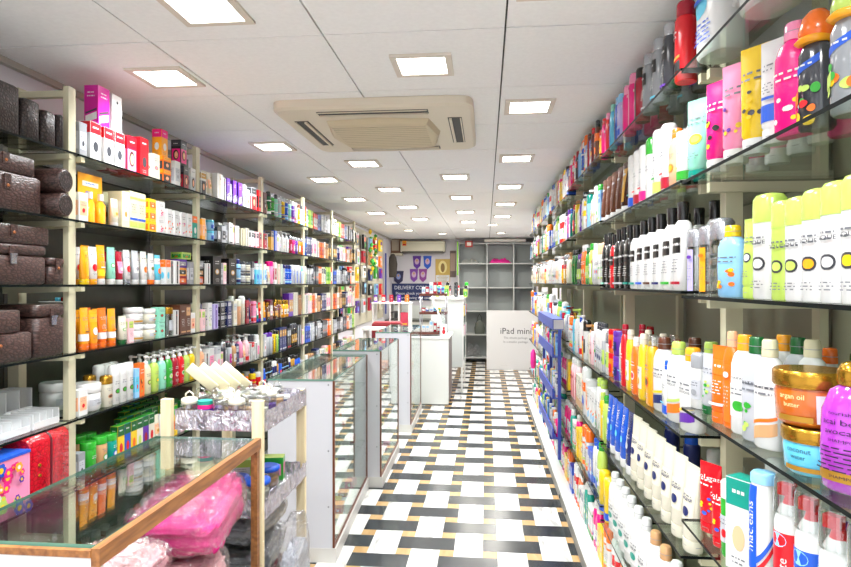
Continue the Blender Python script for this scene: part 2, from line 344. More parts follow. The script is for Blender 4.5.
# ================================================================ THE SHOP
CEIL, XL, XR, YB, YF = 2.37, -1.86, .93, 12.1, -1.6
def floor():
    "basket-weave marble: 8 cm unit, white 2x4, dark 4x2, tan 1x1"
    def stone(name, ramp, rough):
        m, n, l, b = nm(name)
        at = n.new('ShaderNodeAttribute'); at.attribute_name = 'tile'
        tc = n.new('ShaderNodeTexCoord'); ad = n.new('ShaderNodeVectorMath'); ad.operation = 'MULTIPLY_ADD'; ad.inputs[1].default_value = (40, 23, 60)
        l.new(at.outputs[0], ad.inputs[0]); l.new(tc.outputs['Object'], ad.inputs[2])
        mp = n.new('ShaderNodeMapping'); mp.inputs['Scale'].default_value = (9, 2.2, 3); l.new(ad.outputs[0], mp.inputs[0])
        nz = n.new('ShaderNodeTexNoise'); nz.inputs['Scale'].default_value = 1.6; nz.inputs['Detail'].default_value = 7; nz.inputs['Distortion'].default_value = .8; l.new(mp.outputs[0], nz.inputs[0])
        r = n.new('ShaderNodeValToRGB'); l.new(nz.outputs[0], r.inputs[0])
        while len(r.color_ramp.elements) < len(ramp): r.color_ramp.elements.new(.5)
        for e, (p, c) in zip(r.color_ramp.elements, ramp): e.position = p; e.color = lin(c)
        l.new(r.outputs[0], b.inputs['Base Color']); b.inputs['Roughness'].default_value = rough; b.inputs['Specular IOR Level'].default_value = .4
        return m
    KM = {0: stone('white_marble', [(.3, '9d9c98'), (.42, 'c3c1bc'), (.5, 'd6d5d0'), (.8, 'e4e3df')], .18), .5: stone('black_granite', [(.3, '1c2023'), (.6, '2b3033'), (.8, '393d3f')], .22), 1: stone('tan_stone', [(.3, 'a98554'), (.8, 'c4a474')], .25)}
    u, g = .0806, .0012; mb = MB(); cols = []; r = random.Random(3)
    ox, oy = -.098, 3.535
    def q(x0, x1, y0, y1, k):
        x0, x1 = max(x0, XL+.02), min(x1, XR-.02)
        y0, y1 = max(y0, YF), min(y1, YB-.02)
        if x1-x0 < .01 or y1-y0 < .01: return
        mb.add([(x0+g/2, y0+g/2, .001), (x1-g/2, y0+g/2, .001), (x1-g/2, y1-g/2, .001), (x0+g/2, y1-g/2, .001)], [(0, 1, 2, 3)], KM[k]); cols.append((r.random(), r.random(), r.random(), 1))
    P = 6*u
    for i in range(-5, 4):
        for j in range(-12, 19):
            for dx, dy in ((0, 0), (3*u, 3*u)):
                x, y = ox+i*P+dx, oy+j*P+dy
                q(x-u, x+u, y-2*u, y+2*u, 0); q(x+u, x+5*u, y-u, y+u, .5)
                for sx in (1, -1) if dx == 0 else ():
                    for sy in (1, -1): q(x+sx*1.5*u-u/2, x+sx*1.5*u+u/2, y+sy*1.5*u-u/2, y+sy*1.5*u+u/2, 1)
    mb.box(XL, XR, YF, YB, -.08, .0, mat('8d8a80', .6)); cols += [(0, 0, 0, 1)]*6
    me = mb.mesh('floor'); ca = me.color_attributes.new('tile', 'FLOAT_COLOR', 'CORNER')
    for p, cc in zip(me.polygons, cols):
        for li in p.loop_indices: ca.data[li].color = cc
    o = link('floor', me); o['kind'] = 'structure'
floor()
wallm = mat('d9d6dc', .7); ceilm = mixtex('ceiling_board', [(.3, 'f3f4f4'), (.7, 'f8f9f9')], 60, 'noise', .8, 0, .05)
for nme, b_ in (('wall_left', (XL-.1, XL, YF, YB)), ('wall_right', (XR, XR+.1, YF, YB)), ('wall_back', (XL-.1, XR+.1, YB, YB+.1))):
    struct(MB().box(b_[0], b_[1], b_[2], b_[3], 0, 2.75, wallm), nme)
cb = MB(); T = .635; gx, gy = .066, 2.11                              # suspended ceiling: boards with dark shadow gaps
xs = [XL]+[gx+k*T for k in range(-3, 2)]+[XR]; xs = sorted(x for x in xs if XL <= x <= XR)
ys = [YF]+[gy+k*T for k in range(-5, 16)]+[YB]
for a, b in zip(xs, xs[1:]):
    for c, d in zip(ys, ys[1:]):
        g = .0035
        cb.box(a+g, b-g, c+g, d-g, CEIL+R.uniform(0, .0015), CEIL+.02, ceilm)
cb.box(XL, XR, YF, YB, CEIL+.02, CEIL+.05, mat('4a4744', .8)); struct(cb, 'ceiling')
for x, sd in ((XL+.012, 'left'), (XR-.012, 'right')):
    struct(MB().box(x-.012, x+.012, YF, YB, CEIL-.025, CEIL, mat('b7b1a8', .6)), 'trim_1' if sd == 'left' else 'trim_2')
# ---- ceiling lights
def light_mat(name, col, e):
    m, n, l, b = nm(name); b.inputs['Emission Color'].default_value = col; b.inputs['Emission Strength'].default_value = e; b.inputs['Base Color'].default_value = (.9, .9, .9, 1); return m
LM = light_mat('led_diffuser', (1, .985, .965, 1), PANEL_E); LW = light_mat('warm_diffuser', (1, .9, .72, 1), PANEL_E*.6)
TRIMM = mat('dcd3c6', .5)
rows = [(-1.34, [-.1, 1.12, 2.47, 3.78, 5.02, 6.22, 7.45, 8.7]), (-.88, [-.8, .55, 1.86, 4.38, 5.6, 6.9, 8.2]), (-.25, [-.1, 1.15, 2.43, 5.0, 6.2, 7.45, 8.65]), (.21, [-.7, .55, 1.78, 3.05, 4.3, 5.55, 6.75, 8.0])]
far = [(-1.25, 9.9), (-.75, 10.6), (-.25, 9.9), (.1, 9.1), (.25, 10.6)]
sq, rd = MB(), MB(); ld, lr = MB(), MB()
h_ = .118; q_ = .093
for a in (0, 1, 2, 3):
    M = Matrix.Rotation(a*PI/2, 4, 'Z'); sq.box(-h_, h_, q_, h_, -.009, .0, TRIMM, M=M)
ld.box(-q_, q_, -q_, q_, -.006, -.001, LM)
rd.loft([(-.01, .08, .08), (-.004, .085, .085), (0, .085, .085)], TRIMM); lr.loft([(-.013, .06, .06), (-.0105, .065, .065)], LW)
sqm, ldm, rdm, lrm = sq.mesh('frame'), ld.mesh('diffuser'), rd.mesh('frame'), lr.mesh('diffuser')
lamp = bpy.data.lights.new('panel_light', 'AREA'); lamp.shape = 'SQUARE'; lamp.size = .2; lamp.energy = LAMP_W; lamp.color = (.97, .985, 1); lamp.spread = math.radians(125)
lamp2 = bpy.data.lights.new('downlight', 'AREA'); lamp2.shape = 'DISK'; lamp2.size = .13; lamp2.energy = 13; lamp2.color = (1, .96, .88)
ordn = ['nearest', 'second-nearest', 'third-nearest', 'fourth-nearest', 'fifth-nearest', 'sixth-nearest', 'seventh-nearest', 'eighth-nearest', 'ninth-nearest', 'tenth-nearest', 'eleventh-nearest', 'twelfth-nearest', 'thirteenth-nearest', 'fourteenth-nearest', 'fifteenth-nearest', 'sixteenth-nearest', 'seventeenth-nearest', 'eighteenth-nearest', 'nineteenth-nearest', 'twentieth-nearest']
rn = ['along the side wall', 'above the counters', 'above mid aisle', 'beside the aisle shelving']
for (x, yy), nn in zip(rows, rn):
    for k, y in enumerate(yy):
        t = thing('ceiling_light', f'square LED ceiling light, {ordn[k]} in the row {nn}', 'ceiling light', (x, y, CEIL), 0, 'square ceiling lights')
        link('frame', sqm, t); link('diffuser', ldm, t)
        lo = bpy.data.objects.new('panel_light', lamp); S.collection.objects.link(lo); lo.location = (0, 0, -.012); lo.parent = t
for k, (x, y) in enumerate(far):
    t = thing('ceiling_light', f'round warm ceiling downlight near the back wall, {ordn[k]} from the side wall', 'ceiling light', (x, y, CEIL), 0, 'round warm downlights')
    link('frame', rdm, t); link('diffuser', lrm, t)
    lo = bpy.data.objects.new('downlight', lamp2); S.collection.objects.link(lo); lo.location = (0, 0, -.02); lo.parent = t
# ---- cassette air conditioner
t = thing('ceiling_air_conditioner', 'cream four-way cassette air conditioner set in the ceiling above the first counter', 'air conditioner', (-.545, 3.32, CEIL))
acm, acd = mat('d9d0bd', .45), mat('3b3936', .6)
p = MB(); q = .46
p.loft([(-.045, .47, .47, 14), (-.035, .485, .485, 14), (0, .485, .485, 14)], acm, 48, smooth=False); p.obj('fascia', t)
for a in range(4):
    M = Matrix.Rotation(a*PI/2, 4, 'Z')
    s_ = MB(); s_.box(-.27, .27, -.425, -.355, -.0465, -.044, acd, M=M); s_ = s_.obj('air_outlet', t)
    MB().box(-.265, .265, -.375, -.362, -.056, -.0475, acm, M=M).obj('louver', s_); MB().box(-.265, .265, -.422, -.416, -.052, -.0475, acm, M=M).obj('louver', s_)
g = MB(); g.loft([(-.075, .27, .27, 5), (-.07, .285, .285, 5), (-.0455, .30, .30, 5)], mat('cfc2a4', .6), 8, smooth=False)
for k in range(12): g.box(-.24, .24, -.23+k*.04, -.227+k*.04, -.0765, -.0745, mat('b5a88c', .6))
g.obj('intake_grille', t)
# ================================================================ RACKS
LXF, RXF = -1.53, .53
LZ = [1.99, 1.74, 1.496, 1.24, .99, .74, .42]
LY = [1.14, 2.18, 3.2, 4.16, 5.15, 6.13, 7.2]
RY = [.54, 1.74, 2.94, 4.14, 5.34, 6.5, 7.7]
RZ = {0: [2.08, 1.777, 1.468, 1.164, .86, .5], 1: [2.09, 1.783, 1.48, 1.085, .755, .4], 2: [2.11, 1.795, 1.495, 1.075, .765, .46], 3: [2.09, 1.79, 1.5, 1.12, .79, .46], 4: [2.09, 1.79, 1.5, 1.16, .82, .46], 5: [2.09, 1.79, 1.5, 1.16, .82, .46]}
LN = ['vanity case rack', 'hair dye rack', 'purple carton rack', 'hair spray rack', 'perfume rack', 'farthest perfume rack']
RN = ['white jug shelving', 'salon bottle shelving', 'shelving before the blue display', 'blue display shelving', 'shelving past the blue display', 'farthest aisle shelving']
SHN = ['top shelf', 'second shelf', 'third shelf', 'fourth shelf', 'fifth shelf', 'sixth shelf', 'bottom shelf']
def glass_shelf(x0, x1, y0, y1, z, label, group, edge=EDGE, cat='shelf', name='glass_shelf'):
    n_ = .020; lip = (x0, .635) if x0 > 0 else (-1.55, x1)       # notched round the frame posts
    P = [(x0, y0), (.635, y0), (.635, y0+n_), (x1, y0+n_), (x1, y1-n_), (.635, y1-n_), (.635, y1), (x0, y1)] if x0 > 0 else [(x0, y0+n_), (-1.55, y0+n_), (-1.55, y0), (x1, y0), (x1, y1), (-1.55, y1), (-1.55, y1-n_), (x0, y1-n_)]
    m = MB(); vs = [(a, b, z-.008) for a, b in P]+[(a, b, z) for a, b in P]
    m.add(vs, [tuple(range(8))[::-1], tuple(range(8, 16))], GLASS); m.add(vs, [(i, (i+1) % 8, (i+1) % 8+8, i+8) for i in range(8)], edge)
    return tag(m.obj(name), label, cat, group)
def frame_side(name, x0, x1, y, top, zs, sgn, label, grp):
    "lattice side frame across the rack depth: two posts, rungs, and one arm for every shelf"
    t = thing(name, label, 'rack frame', ((x0+x1)/2, y, 0), 0, grp); w = (x1-x0)/2
    for s in (-1, 1): MB().box(s*w-.022 if s > 0 else -w, w if s > 0 else -w+.044, -.02, .02, 0, top, FRAME).obj('post', t)
    z = top-.025
    while z > .1: MB().box(-w+.044, w-.022, -.012, .012, z-.012, z+.012, FRAME).obj('rung', t); z -= .42
    f = w*sgn
    for dy, zl in ((-.045, zs[0]), (.022, zs[1])):
        for z in zl:
            a = MB()
            x_a, x_b = sorted((-f, f+sgn*(.05 if sgn < 0 else .02)))
            a.add([(x_a, dy, z-.034), (x_b, dy, z-.026 if sgn > 0 else z-.034), (x_b, dy+.023, z-.026), (x_a, dy+.023, z-.034), (x_a, dy, z-.0085), (x_b, dy, z-.0085), (x_b, dy+.023, z-.0085), (x_a, dy+.023, z-.0085)],
                  [(0, 3, 2, 1), (4, 5, 6, 7), (0, 1, 5, 4), (1, 2, 6, 5), (2, 3, 7, 6), (3, 0, 4, 7)], FRAME)
            a.obj('shelf_arm', t)
BACKP = mixtex('rack_back_board', [(.3, '3f4038'), (.7, '55564a')], 6, 'noise', .3, 0, 0)
for i, y in enumerate(LY):
    where = f'beside the {LN[0]}' if i == 0 else f'at the far end of the {LN[i-1]}'
    frame_side('rack_frame', -1.80, -1.555, y, 2.24, (LZ[:-1] if i else [], LZ[:-1] if i < 6 else []), 1, f'cream lattice steel frame {where}', 'frames of the rack behind the counters')
for i in range(6):
    for j, z in enumerate(LZ):
        glass_shelf(-1.83, LXF, LY[i]+.004, LY[i+1]-.004, z, f'greenish glass {SHN[j]} of the {LN[i]}', 'glass shelves behind the counters')
    tag(MB().box(-1.845, -1.833, LY[i]+.002, LY[i+1]-.002, .1, 1.985, BACKP).obj('back_panel'), f'grey green back board of the {LN[i]}', 'back board', 'back boards behind the counters')
FRAMES += [(-1.81, -1.545, LY), (.63, .905, RY)]
for i, y in enumerate(RY):
    zs = (RZ[i-1] if i else [], RZ[i] if i < 6 else [])
    where = f'at the near end of the {RN[0]}' if i == 0 else f'at the far end of the {RN[i-1]}'
    frame_side('rack_frame', .64, .90, y, 2.33, zs, -1, f'cream slotted steel frame {where}', 'frames of the aisle shelving')
for i in range(6):
    for j, z in enumerate(RZ[i]):
        glass_shelf(RXF, .915, RY[i]+.004, RY[i+1]-.004, z, f'clear glass {SHN[j]} with dark edge on the {RN[i]}', 'glass shelves of the aisle shelving')
    tag(MB().box(.918, .928, RY[i]+.002, RY[i+1]-.002, .14, 2.0, mat('8f8a76', .5)).obj('back_panel'), f'cream back board of the {RN[i]}', 'back board', 'back boards of the aisle shelving')
    b_ = MB(); b_.box(.505, .635, RY[i]+.001, RY[i+1]-.001, .0015, .10, mat('8c8a84', .5), WHITE); b_.box(.495, .55, RY[i]+.001, RY[i+1]-.001, .10, .112, WHITE)
    for yy in (RY[i]+.15, RY[i+1]-.15): b_.box(.499, .505, yy-.01, yy+.01, .03, .05, mat('charcoal', .4))
    tag(b_.obj('shelving_plinth'), f'grey plinth with white top edge under the {RN[i]}', 'plinth', 'plinths of the aisle shelving')
# ================================================================ PRODUCTS
LRZ, RRZ = PI/2, -PI/2
def row(side, bay, sh, items, face=0., back=None, X0=None):
    "items: (px of the centre, design tuple, height, width[, stack])  standing with their fronts near the shelf edge"
    Z = (LZ if side == 'L' else RZ[bay])[sh]
    names = (LN if side == 'L' else RN)[bay]
    for it in items:
        px, d, h, wd = it[:4]; n = it[4] if len(it) > 4 else 1; look = it[5] if len(it) > 5 else None; nme = it[6] if len(it) > 6 else None
        dims = CARTON.get(d[0]) or SH[d[0]][2]
        wd = wd or dims[0]*(h/dims[2])**.7; dp = dims[1]*wd/dims[0]
        if side == 'L': X = LXF-.018-dp/2 if X0 is None else X0; rz = LRZ-face
        else: X = RXF+.014+max(dp, wd*math.sin(abs(face))+dp*math.cos(face)*.9)/2 if X0 is None else X0; rz = RRZ+face
        Y = yx(px, X)
        for k in range(n):
            put(d, X, Y, Z+k*(h+.0015), rz, h, wd, dp, (SHN[sh], names), look, name=nme, row='front' if n == 1 or k == 0 else 'front')
        if back or (back is None and side == 'L' and X0 is None):
            X2 = X+(dp+.03+wd*abs(math.sin(face))*.5)*(1 if side == 'R' else -1)
            if abs(X2)+dp/2 < (1.82 if side == 'L' else .9) and n == 1: put(d, X2, Y+R.uniform(-.004, .004), Z, rz, h, wd, dp, (SHN[sh], names), look, row='back', name=nme)
def fill(side, bay, sh, pool, y0=None, y1=None, hs=1., gap=.005, top=None, deep=False, stack=False, xoff=0.):
    "stand packs of the pool's designs side by side from y0 to y1"
    Z = (LZ if side == 'L' else RZ[bay])[sh]; names = (LN if side == 'L' else RN)[bay]
    y = (y0 or (LY if side == 'L' else RY)[bay]+.03); ye = y1 or (LY if side == 'L' else RY)[bay+1]-.03
    zs = (LZ if side == 'L' else RZ[bay]); room = (zs[sh-1]-Z if sh else .28)-.05
    i = R.randrange(len(pool))
    while y < ye:
        d = pool[i % len(pool)]; i += 1; dims = CARTON.get(d[0]) or SH[d[0]][2]
        h = min(room, dims[2]*hs*R.uniform(.9, 1.12)); wd = min(dims[0]*(h/dims[2])**.5, .085); dp = dims[1]*wd/dims[0]
        if side == 'R' and d[0] in SH and not d[0].startswith('cream'): wd *= .92
        for _ in range(R.choice((1, 2, 2, 3, 3))):
            if y+wd > ye: y = ye+1; break
            X = (LXF-.016-dp/2-R.uniform(0, .012)) if side == 'L' else (RXF+.012+dp/2+R.uniform(0, .012)+xoff)
            put(d, X, y+wd/2, Z, LRZ if side == 'L' else RRZ, h, wd, dp, (SHN[sh], names), jit=.03)
            if stack and d[0] in CARTON and 2*h < room: put(d, X, y+wd/2, Z+h+.0015, LRZ if side == 'L' else RRZ, h, wd, dp, (SHN[sh], names), jit=.01)
            if deep: put(d, X+(dp+.04)*(1 if side == 'R' else -1), y+wd/2, Z, LRZ if side == 'L' else RRZ, h, wd, dp, (SHN[sh], names), jit=.03, row='back')
            y += wd+gap
SB, SA, SP, LO, FB, TU, JA, TT, PB = 'shampoo_bottle', 'salon_bottle', 'spray_can', 'lotion_bottle', 'flush_bottle', 'squeeze_tube', 'cream_jar', 'tall_tub', 'perfume_bottle'
CC, PC, DC, SC = 'cosmetic_carton', 'perfume_carton', 'dye_carton', 'soap_carton'
# ---------------- aisle shelving, nearest unit: top shelf of jugs
def jug(px, col, mark, X=.60):
    Y = yx(px, X); t = thing('detergent_jug', '', 'jug', (X, Y, 2.0806), RRZ+.15)
    m = MB(); br = [(0, .060, .045, 3), (.008, .066, .05, 3), (.17, .066, .05, 3), (.215, .05, .04, 2.6), (.235, .022, .022)]
    m.loft(br, mat(col, .3, 0, .2), 28); A = Art(m, ringsurf(br))
    A.disc(-.012, .13, .022, .03, mat(mark, .4)); A.lines(-.005, .085, .06, 5, .012, mat('blue', .4), int(px)); A.grid(-.035, .03, .14, .15, mat('blue', .4)); m.obj('container', t)
    hd = MB(); hd.tube([(.045, 0, .235), (.078, 0, .225), (.088, 0, .18), (.084, 0, .12), (.062, 0, .10)], .011, mat(col, .3, 0, .2)); hd.obj('handle', t)
    MB().loft([(.232, .025, .025), (.262, .025, .025), (.265, .02, .02)], mat('blue', .3)).obj('cap', t)
    return t
for k, (px, c, mk) in enumerate(((722, 'white', 'aqua'), (772, 'white', 'sky'), (850, 'ivory', 'aqua'))):
    j = jug(px, c, mk); j['label'] = ['white plastic jug with aqua mark, beside the red spray can on the top shelf', 'white plastic jug with pale blue mark, middle of the top shelf jugs', 'ivory jug on the top shelf, the one closest to the shop front'][k]; j['group'] = 'jugs on the top shelf'
row('R', 0, 0, [(686, (SP, 'red', 'crimson', 8, 'black', 'gold'), .235, .062)])
can = lambda b, c, st, c2, c3: (SP, b, c, st, c2, c3)
row('R', 1, 0, [(672, can('charcoal', 'silver', 9, 'black', 'purple'), .215, .056), (661, can('grey', 'silver', 9, 'black', 'aqua'), .215, .056), (651, can('grey', 'silver', 9, 'black', 'silver'), .21, .056), (642.5, (SP, 'crimson', 'black', 5, 'black', 'white'), .2, .054),
    (635.5, can('hot_pink', 'pink', 5, 'pink', 'white'), .215, .052), (629.5, can('hot_pink', 'pink', 5, 'magenta', 'white'), .2, .052), (624, (SP, 'lilac', 'sky', 8, 'blue', 'sky'), .2, .055), (618.5, (SB, 'blue', 'sky', 5, 'navy', 'white'), .2, .055), (613.5, (SB, 'aqua', 'mint', 5, 'blue', 'white'), .2, .055),
    (609, (SB, 'red', 'pink', 5, 'hot_pink', 'white'), .19, .055), (605, (SB, 'hot_pink', 'red', 5, 'red', 'white'), .19, .055)], back=True)
row('R', 2, 0, [(598, (SB, 'brown', 'black', 4, 'orange', 'orange'), .21, .055), (594, (SB, 'maroon', 'red', 3, 'orange', 'yellow'), .2, .055), (590, (SB, 'crimson', 'brown', 3, 'gold', 'purple'), .2, .055), (586.5, (SP, 'blue', 'white', 6, 'white', 'navy'), .2, .055), (583, (SP, 'sky', 'white', 5, 'blue', 'white'), .2, .055),
    (580, (SP, 'charcoal', 'crimson', 9, 'red', 'white'), .2, .055), (577, (SP, 'red', 'red', 9, 'white', 'red'), .2, .055), (574.3, (SP, 'hot_pink', 'white', 5, 'white', 'red'), .2, .055), (571.7, (SB, 'red', 'white', 4, 'white', 'red'), .2, .055), (569.2, (SP, 'white', 'black', 3, 'purple', 'red'), .2, .055),
    (566.9, (SP, 'white', 'yellow', 3, 'black', 'gold'), .2, .055)])
# second shelf
KT = lambda a, b: (TU, a, 'white', 10, b, 'yellow')
row('R', 0, 1, [(700, (TU, 'mint', 'teal', 3, 'yellow', 'lime'), .23, .08), (718, KT('hot_pink', 'black'), .23, .07), (736, KT('pink', 'purple'), .235, .07), (756, KT('yellow', 'charcoal'), .235, .07), (775, (TU, 'white', 'white', 2, 'blue', 'blue'), .21, .06),
    (792, (SB, 'hot_pink', 'pink', 10, 'white', 'yellow'), .215, .075)], face=.55, back=True)
def kid(px, body, cap, ball, lab):
    X = .60; Y = yx(px, X); t = thing('bath_gel_bottle', lab, 'bottle', (X, Y, 1.7776), RRZ+.45, 'character cap bottles'); t.scale = (.86, .86, 1.07)
    occupy(X, Y, 1.777, .035, .034, .2)
    br = [(0, .03, .024, 2.6), (.005, .036, .028, 2.6), (.13, .036, .028, 2.6), (.15, .026, .022)]
    m = MB().loft(br, mat(body, .15, 0, .6)); A = Art(m, ringsurf(br)); r = random.Random(px)
    A.grid(-.03, .02, .105, .118, mat('blue', .4), 6, 2, lambda x, z: (x, z+x*.4)); A.lines(-.005, .112, .035, 1, .01, mat('white', .4), 2)
    for k in range(9): q = r.uniform(.005, .010); A.disc(r.uniform(-.032, .032), r.uniform(.015, .085), q, q, mat(('lime', 'orange', 'yellow', 'green', 'red')[k % 5], .4))
    A.grid(-.036, -.014, .04, .062, mat(cap, .4), 4, 2, lambda x, z: (x, z+abs(x+.025)*.8)); m.obj('container', t)
    c = MB().loft([(.148, .03, .026), (.152, .036, .032), (.170, .037, .034), (.192, .030, .028), (.204, .018, .016), (.208, .006, .005)], mat(ball, .2, 0, .5)); c_ = c.obj('cap', t)
    b = MB().loft([(.146, .030, .030, 2), (.152, .039, .037, 2), (.158, .030, .030, 2)], mat('amber', .25), M=Matrix.Translation((0, -.007, 0))); b.obj('cap_rim', c_)
kid(817, 'charcoal', 'orange', 'orange', 'dark fruit printed kids bottle with domed orange cap on the second shelf')
kid(852, 'grey', 'lime', 'lime', 'kids bottle with lime green domed cap on the second shelf beside the orange one')
row('R', 1, 1, [(692, (TT, 'white', 'white', 2, 'green', 'lime'), .15, .062), (680, (SB, 'peach', 'orange', 3, 'orange', 'amber'), .175, .07), (669, (FB, 'white', 'white', 2, 'crimson', 'red'), .215, .06), (660.5, (FB, 'white', 'white', 2, 'lime', 'green'), .22, .06),
    (652.5, (FB, 'white', 'green', 0, 'green', 'black'), .215, .055), (645.5, (FB, 'white', 'white', 2, 'hot_pink', 'red'), .21, .055), (639.5, (FB, 'white', 'white', 2, 'crimson', 'red'), .21, .055), (634, (FB, 'white', 'white', 2, 'blue', 'teal'), .21, .055)], back=True)
row('R', 1, 1, [(px, (TU, 'chocolate' if k == 0 else 'brown', 'white', 5, 'gold' if k == 0 else 'brown', 'silver'), .21, .07) for k, px in enumerate((627.5, 621.5, 616, 611, 606.5))], face=.2)
row('R', 2, 1, [(597.5, (SB, 'white', 'white', 10, 'pink', 'lime'), .2, .07), (591, (FB, 'sky', 'teal', 3, 'blue', 'white'), .19, .06), (586, (SB, 'white', 'yellow', 4, 'yellow', 'lime'), .17, .06), (582, (SB, 'purple', 'charcoal', 1, 'lilac', 'white'), .2, .05), (578.5, (FB, 'lime', 'yellow', 3, 'green', 'white'), .19, .05),
    (575.3, (SB, 'charcoal', 'red', 1, 'red', 'white'), .2, .05), (572.3, (SB, 'teal', 'blue', 1, 'navy', 'white'), .19, .05), (569.5, (SB, 'magenta', 'purple', 2, 'purple', 'white'), .2, .05), (567, (SB, 'magenta', 'charcoal', 2, 'pink', 'white'), .2, .05)])
# third shelf
NQ = lambda b, c, c2: (FB, b, c, 3, 'charcoal', c2, ('TIQUE', .74, .07, 'charcoal'))
row('R', 0, 2, [(696.5, (FB, 'clear', 'silver', 5, 'lilac', 'purple'), .185, .055), (709, (FB, 'clear', 'silver', 5, 'amber', 'orange'), .185, .055), (722, (FB, 'clear', 'silver', 0, 'gold', 'gold'), .195, .065)], X0=.585, face=.3)
row('R', 0, 2, [(733, (SB, 'sky', 'yellow', 10, 'orange', 'yellow'), .165, .072)], X0=.565, face=.5)
row('R', 0, 2, [(752, (TU, 'lime', 'lime', 3, 'charcoal', 'white'), .17, .05), (770, NQ('white', 'lime', 'white'), .215, .07), (785, NQ('lime', 'lime', 'lime'), .19, .05),
    (801, NQ('white', 'lime', 'lime'), .19, .056), (819, NQ('white', 'lime', 'amber'), .195, .056), (839, NQ('white', 'lime', 'white'), .198, .056), (861, NQ('white', 'lime', 'yellow'), .2, .056), (884, NQ('white', 'lime', 'yellow'), .2, .056)], face=.22, back=True)
TR = lambda b, c2: (SA, b, 'black', 9, 'black', c2, ('TRESemmé', .765, .07, 'white'))
row('R', 1, 2, [(686, TR('white', 'crimson'), .255, .078), (672.5, TR('white', 'green'), .25, .078), (661.5, TR('white', 'navy'), .245, .072), (652.5, TR('white', 'brown'), .245, .072), (644.5, TR('white', 'blue'), .245, .072), (637, TR('white', 'teal'), .24, .07),
    (630.5, TR('black', 'teal'), .25, .07), (625, TR('black', 'silver'), .25, .07), (620, TR('black', 'silver'), .25, .07), (615.3, TR('red', 'crimson'), .235, .068), (611, TR('black', 'silver'), .25, .07), (607, TR('black', 'mint'), .25, .07)], back=True)
# fourth shelf
def ogx():
    X = .59; Y = yx(854, X); t = thing('shampoo_bottle', 'glossy purple shampoo bottle with gold cap beside the two stacked jars', 'bottle', (X, Y, 1.1646), RRZ+.62)
    br = [(0, .038, .026, 2.4), (.006, .045, .032, 2.4), (.06, .048, .034, 2.4), (.13, .046, .032, 2.3), (.162, .034, .024, 2.2), (.172, .018, .016, 2)]
    occupy(X, Y, 1.164, .04, .042, .2)
    pm = mat('a83cb8', .12, 0, .8); m = MB().loft(br, pm, 32); A = Art(m, ringsurf(br)); bk = mat('2a0a35', .5)
    A.grid(-.045, .045, .018, .034, mat('gold', .35, .5), 16); A.text('SHAMPOO', 0, .026, .007, bk)
    for s_, z, h in (('nourishing', .128, .008), ('acai berry', .114, .013), ('avocado', .099, .013), ('SHAMPOO', .084, .007)): A.text(s_, 0, z, h, bk, maxw=.07)
    A.lines(0, .072, .07, 6, .007, bk, 5); m.obj('container', t)
    MB().loft([(.170, .019, .018), (.174, .024, .022), (.194, .024, .022), (.206, .018, .016), (.210, .008, .008)], mat('gold', .2, .85)).obj('cap', t)
def bigjar(px, z, col, words, tg, label, h=.082, rr=.052):
    X = .585; Y = yx(px, X); t = thing('hair_mask_jar', label, 'jar', (X, Y, z), RRZ+.62)
    br = [(0, rr*.8, rr*.8), (.008, rr*.95, rr*.95), (h*.6, rr, rr), (h*.7, rr*.96, rr*.96)]
    occupy(X, Y, z, rr*.95, rr*.95, h)
    m = MB().loft(br, mat(col, .15, 0, .7), 32); A = Art(m, ringsurf(br)); bk = mat('1b2b38' if col == 'aqua' else 'f6e3a0', .5)
    for k, s_ in enumerate(words): A.text(s_, -.004, h*(.55-.15*k), .013-.002*k, bk, maxw=.07)
    A.grid(-.03, .03, h*.1, h*.2, mat('gold', .35, .5), 10)
    if tg: A.grid(.035, .06, h*.1, h*.6, mat('white', .5), 4)
    m.obj('container', t); MB().loft([(h*.7, rr*1.03, rr*1.03), (h*.73, rr*1.06, rr*1.06), (h*.96, rr*1.06, rr*1.06), (h, rr*1.0, rr*1.0)], mat('gold', .22, .85), 32).obj('lid', t)
ogx()
bigjar(816, 1.1646, 'aqua', ('coconut', 'water'), 0, 'round blue hair jar with gold lid underneath the orange jar')
bigjar(812, 1.1646+.0835, 'c8641a', ('argan oil', 'butter'), 1, 'round orange hair jar with gold lid stacked upon the blue jar', .098, .060)
BIO = lambda b, c, c2, c3: (SB, b, c, 5 if b == 'orange' else 0, c2, c3, ('HAIR SPA', .62, .05, 'charcoal'))
row('R', 0, 3, [(770, (SB, 'white', 'cream', 8, 'tan', 'orange', ('MATRIX', .8, .05, 'charcoal')), .222, .062), (757, (SB, 'silver', 'dark_green', 10, 'green', 'lime', ('MATRIX', .8, .05, 'charcoal')), .222, .064), (745, (SB, 'white', 'amber', 1, 'white', 'green', ('MATRIX', .8, .05, 'charcoal')), .222, .064)], X0=.575, face=.5, back=True)
row('R', 0, 3, [(734, (SB, 'orange', 'peach', 5, 'orange', 'white'), .225, .05), (723, (TU, 'orange', 'orange', 9, 'orange', 'white'), .185, .068)], X0=.57, face=.3)
row('R', 0, 3, [(710, (TU, 'silver', 'dark_green', 10, 'green', 'lime'), .155, .052), (700, (FB, 'white', 'grey', 1, 'silver', 'grey'), .15, .05)], X0=.575, face=.35)
row('R', 0, 3, [(800, (SB, 'white', 'purple', 1, 'lilac', 'grey'), .2, .062), (830, (SB, 'white', 'orange', 1, 'lilac', 'grey'), .2, .062), (858, (SB, 'silver', 'dark_green', 1, 'white', 'green'), .2, .062), (895, (SB, 'silver', 'dark_green', 1, 'white', 'green'), .2, .062)], X0=.72)
BB = lambda c, c2, c3: (SB, 'white', c, 8, c2, c3, ('UNIQUE', .66, .05, 'charcoal'))
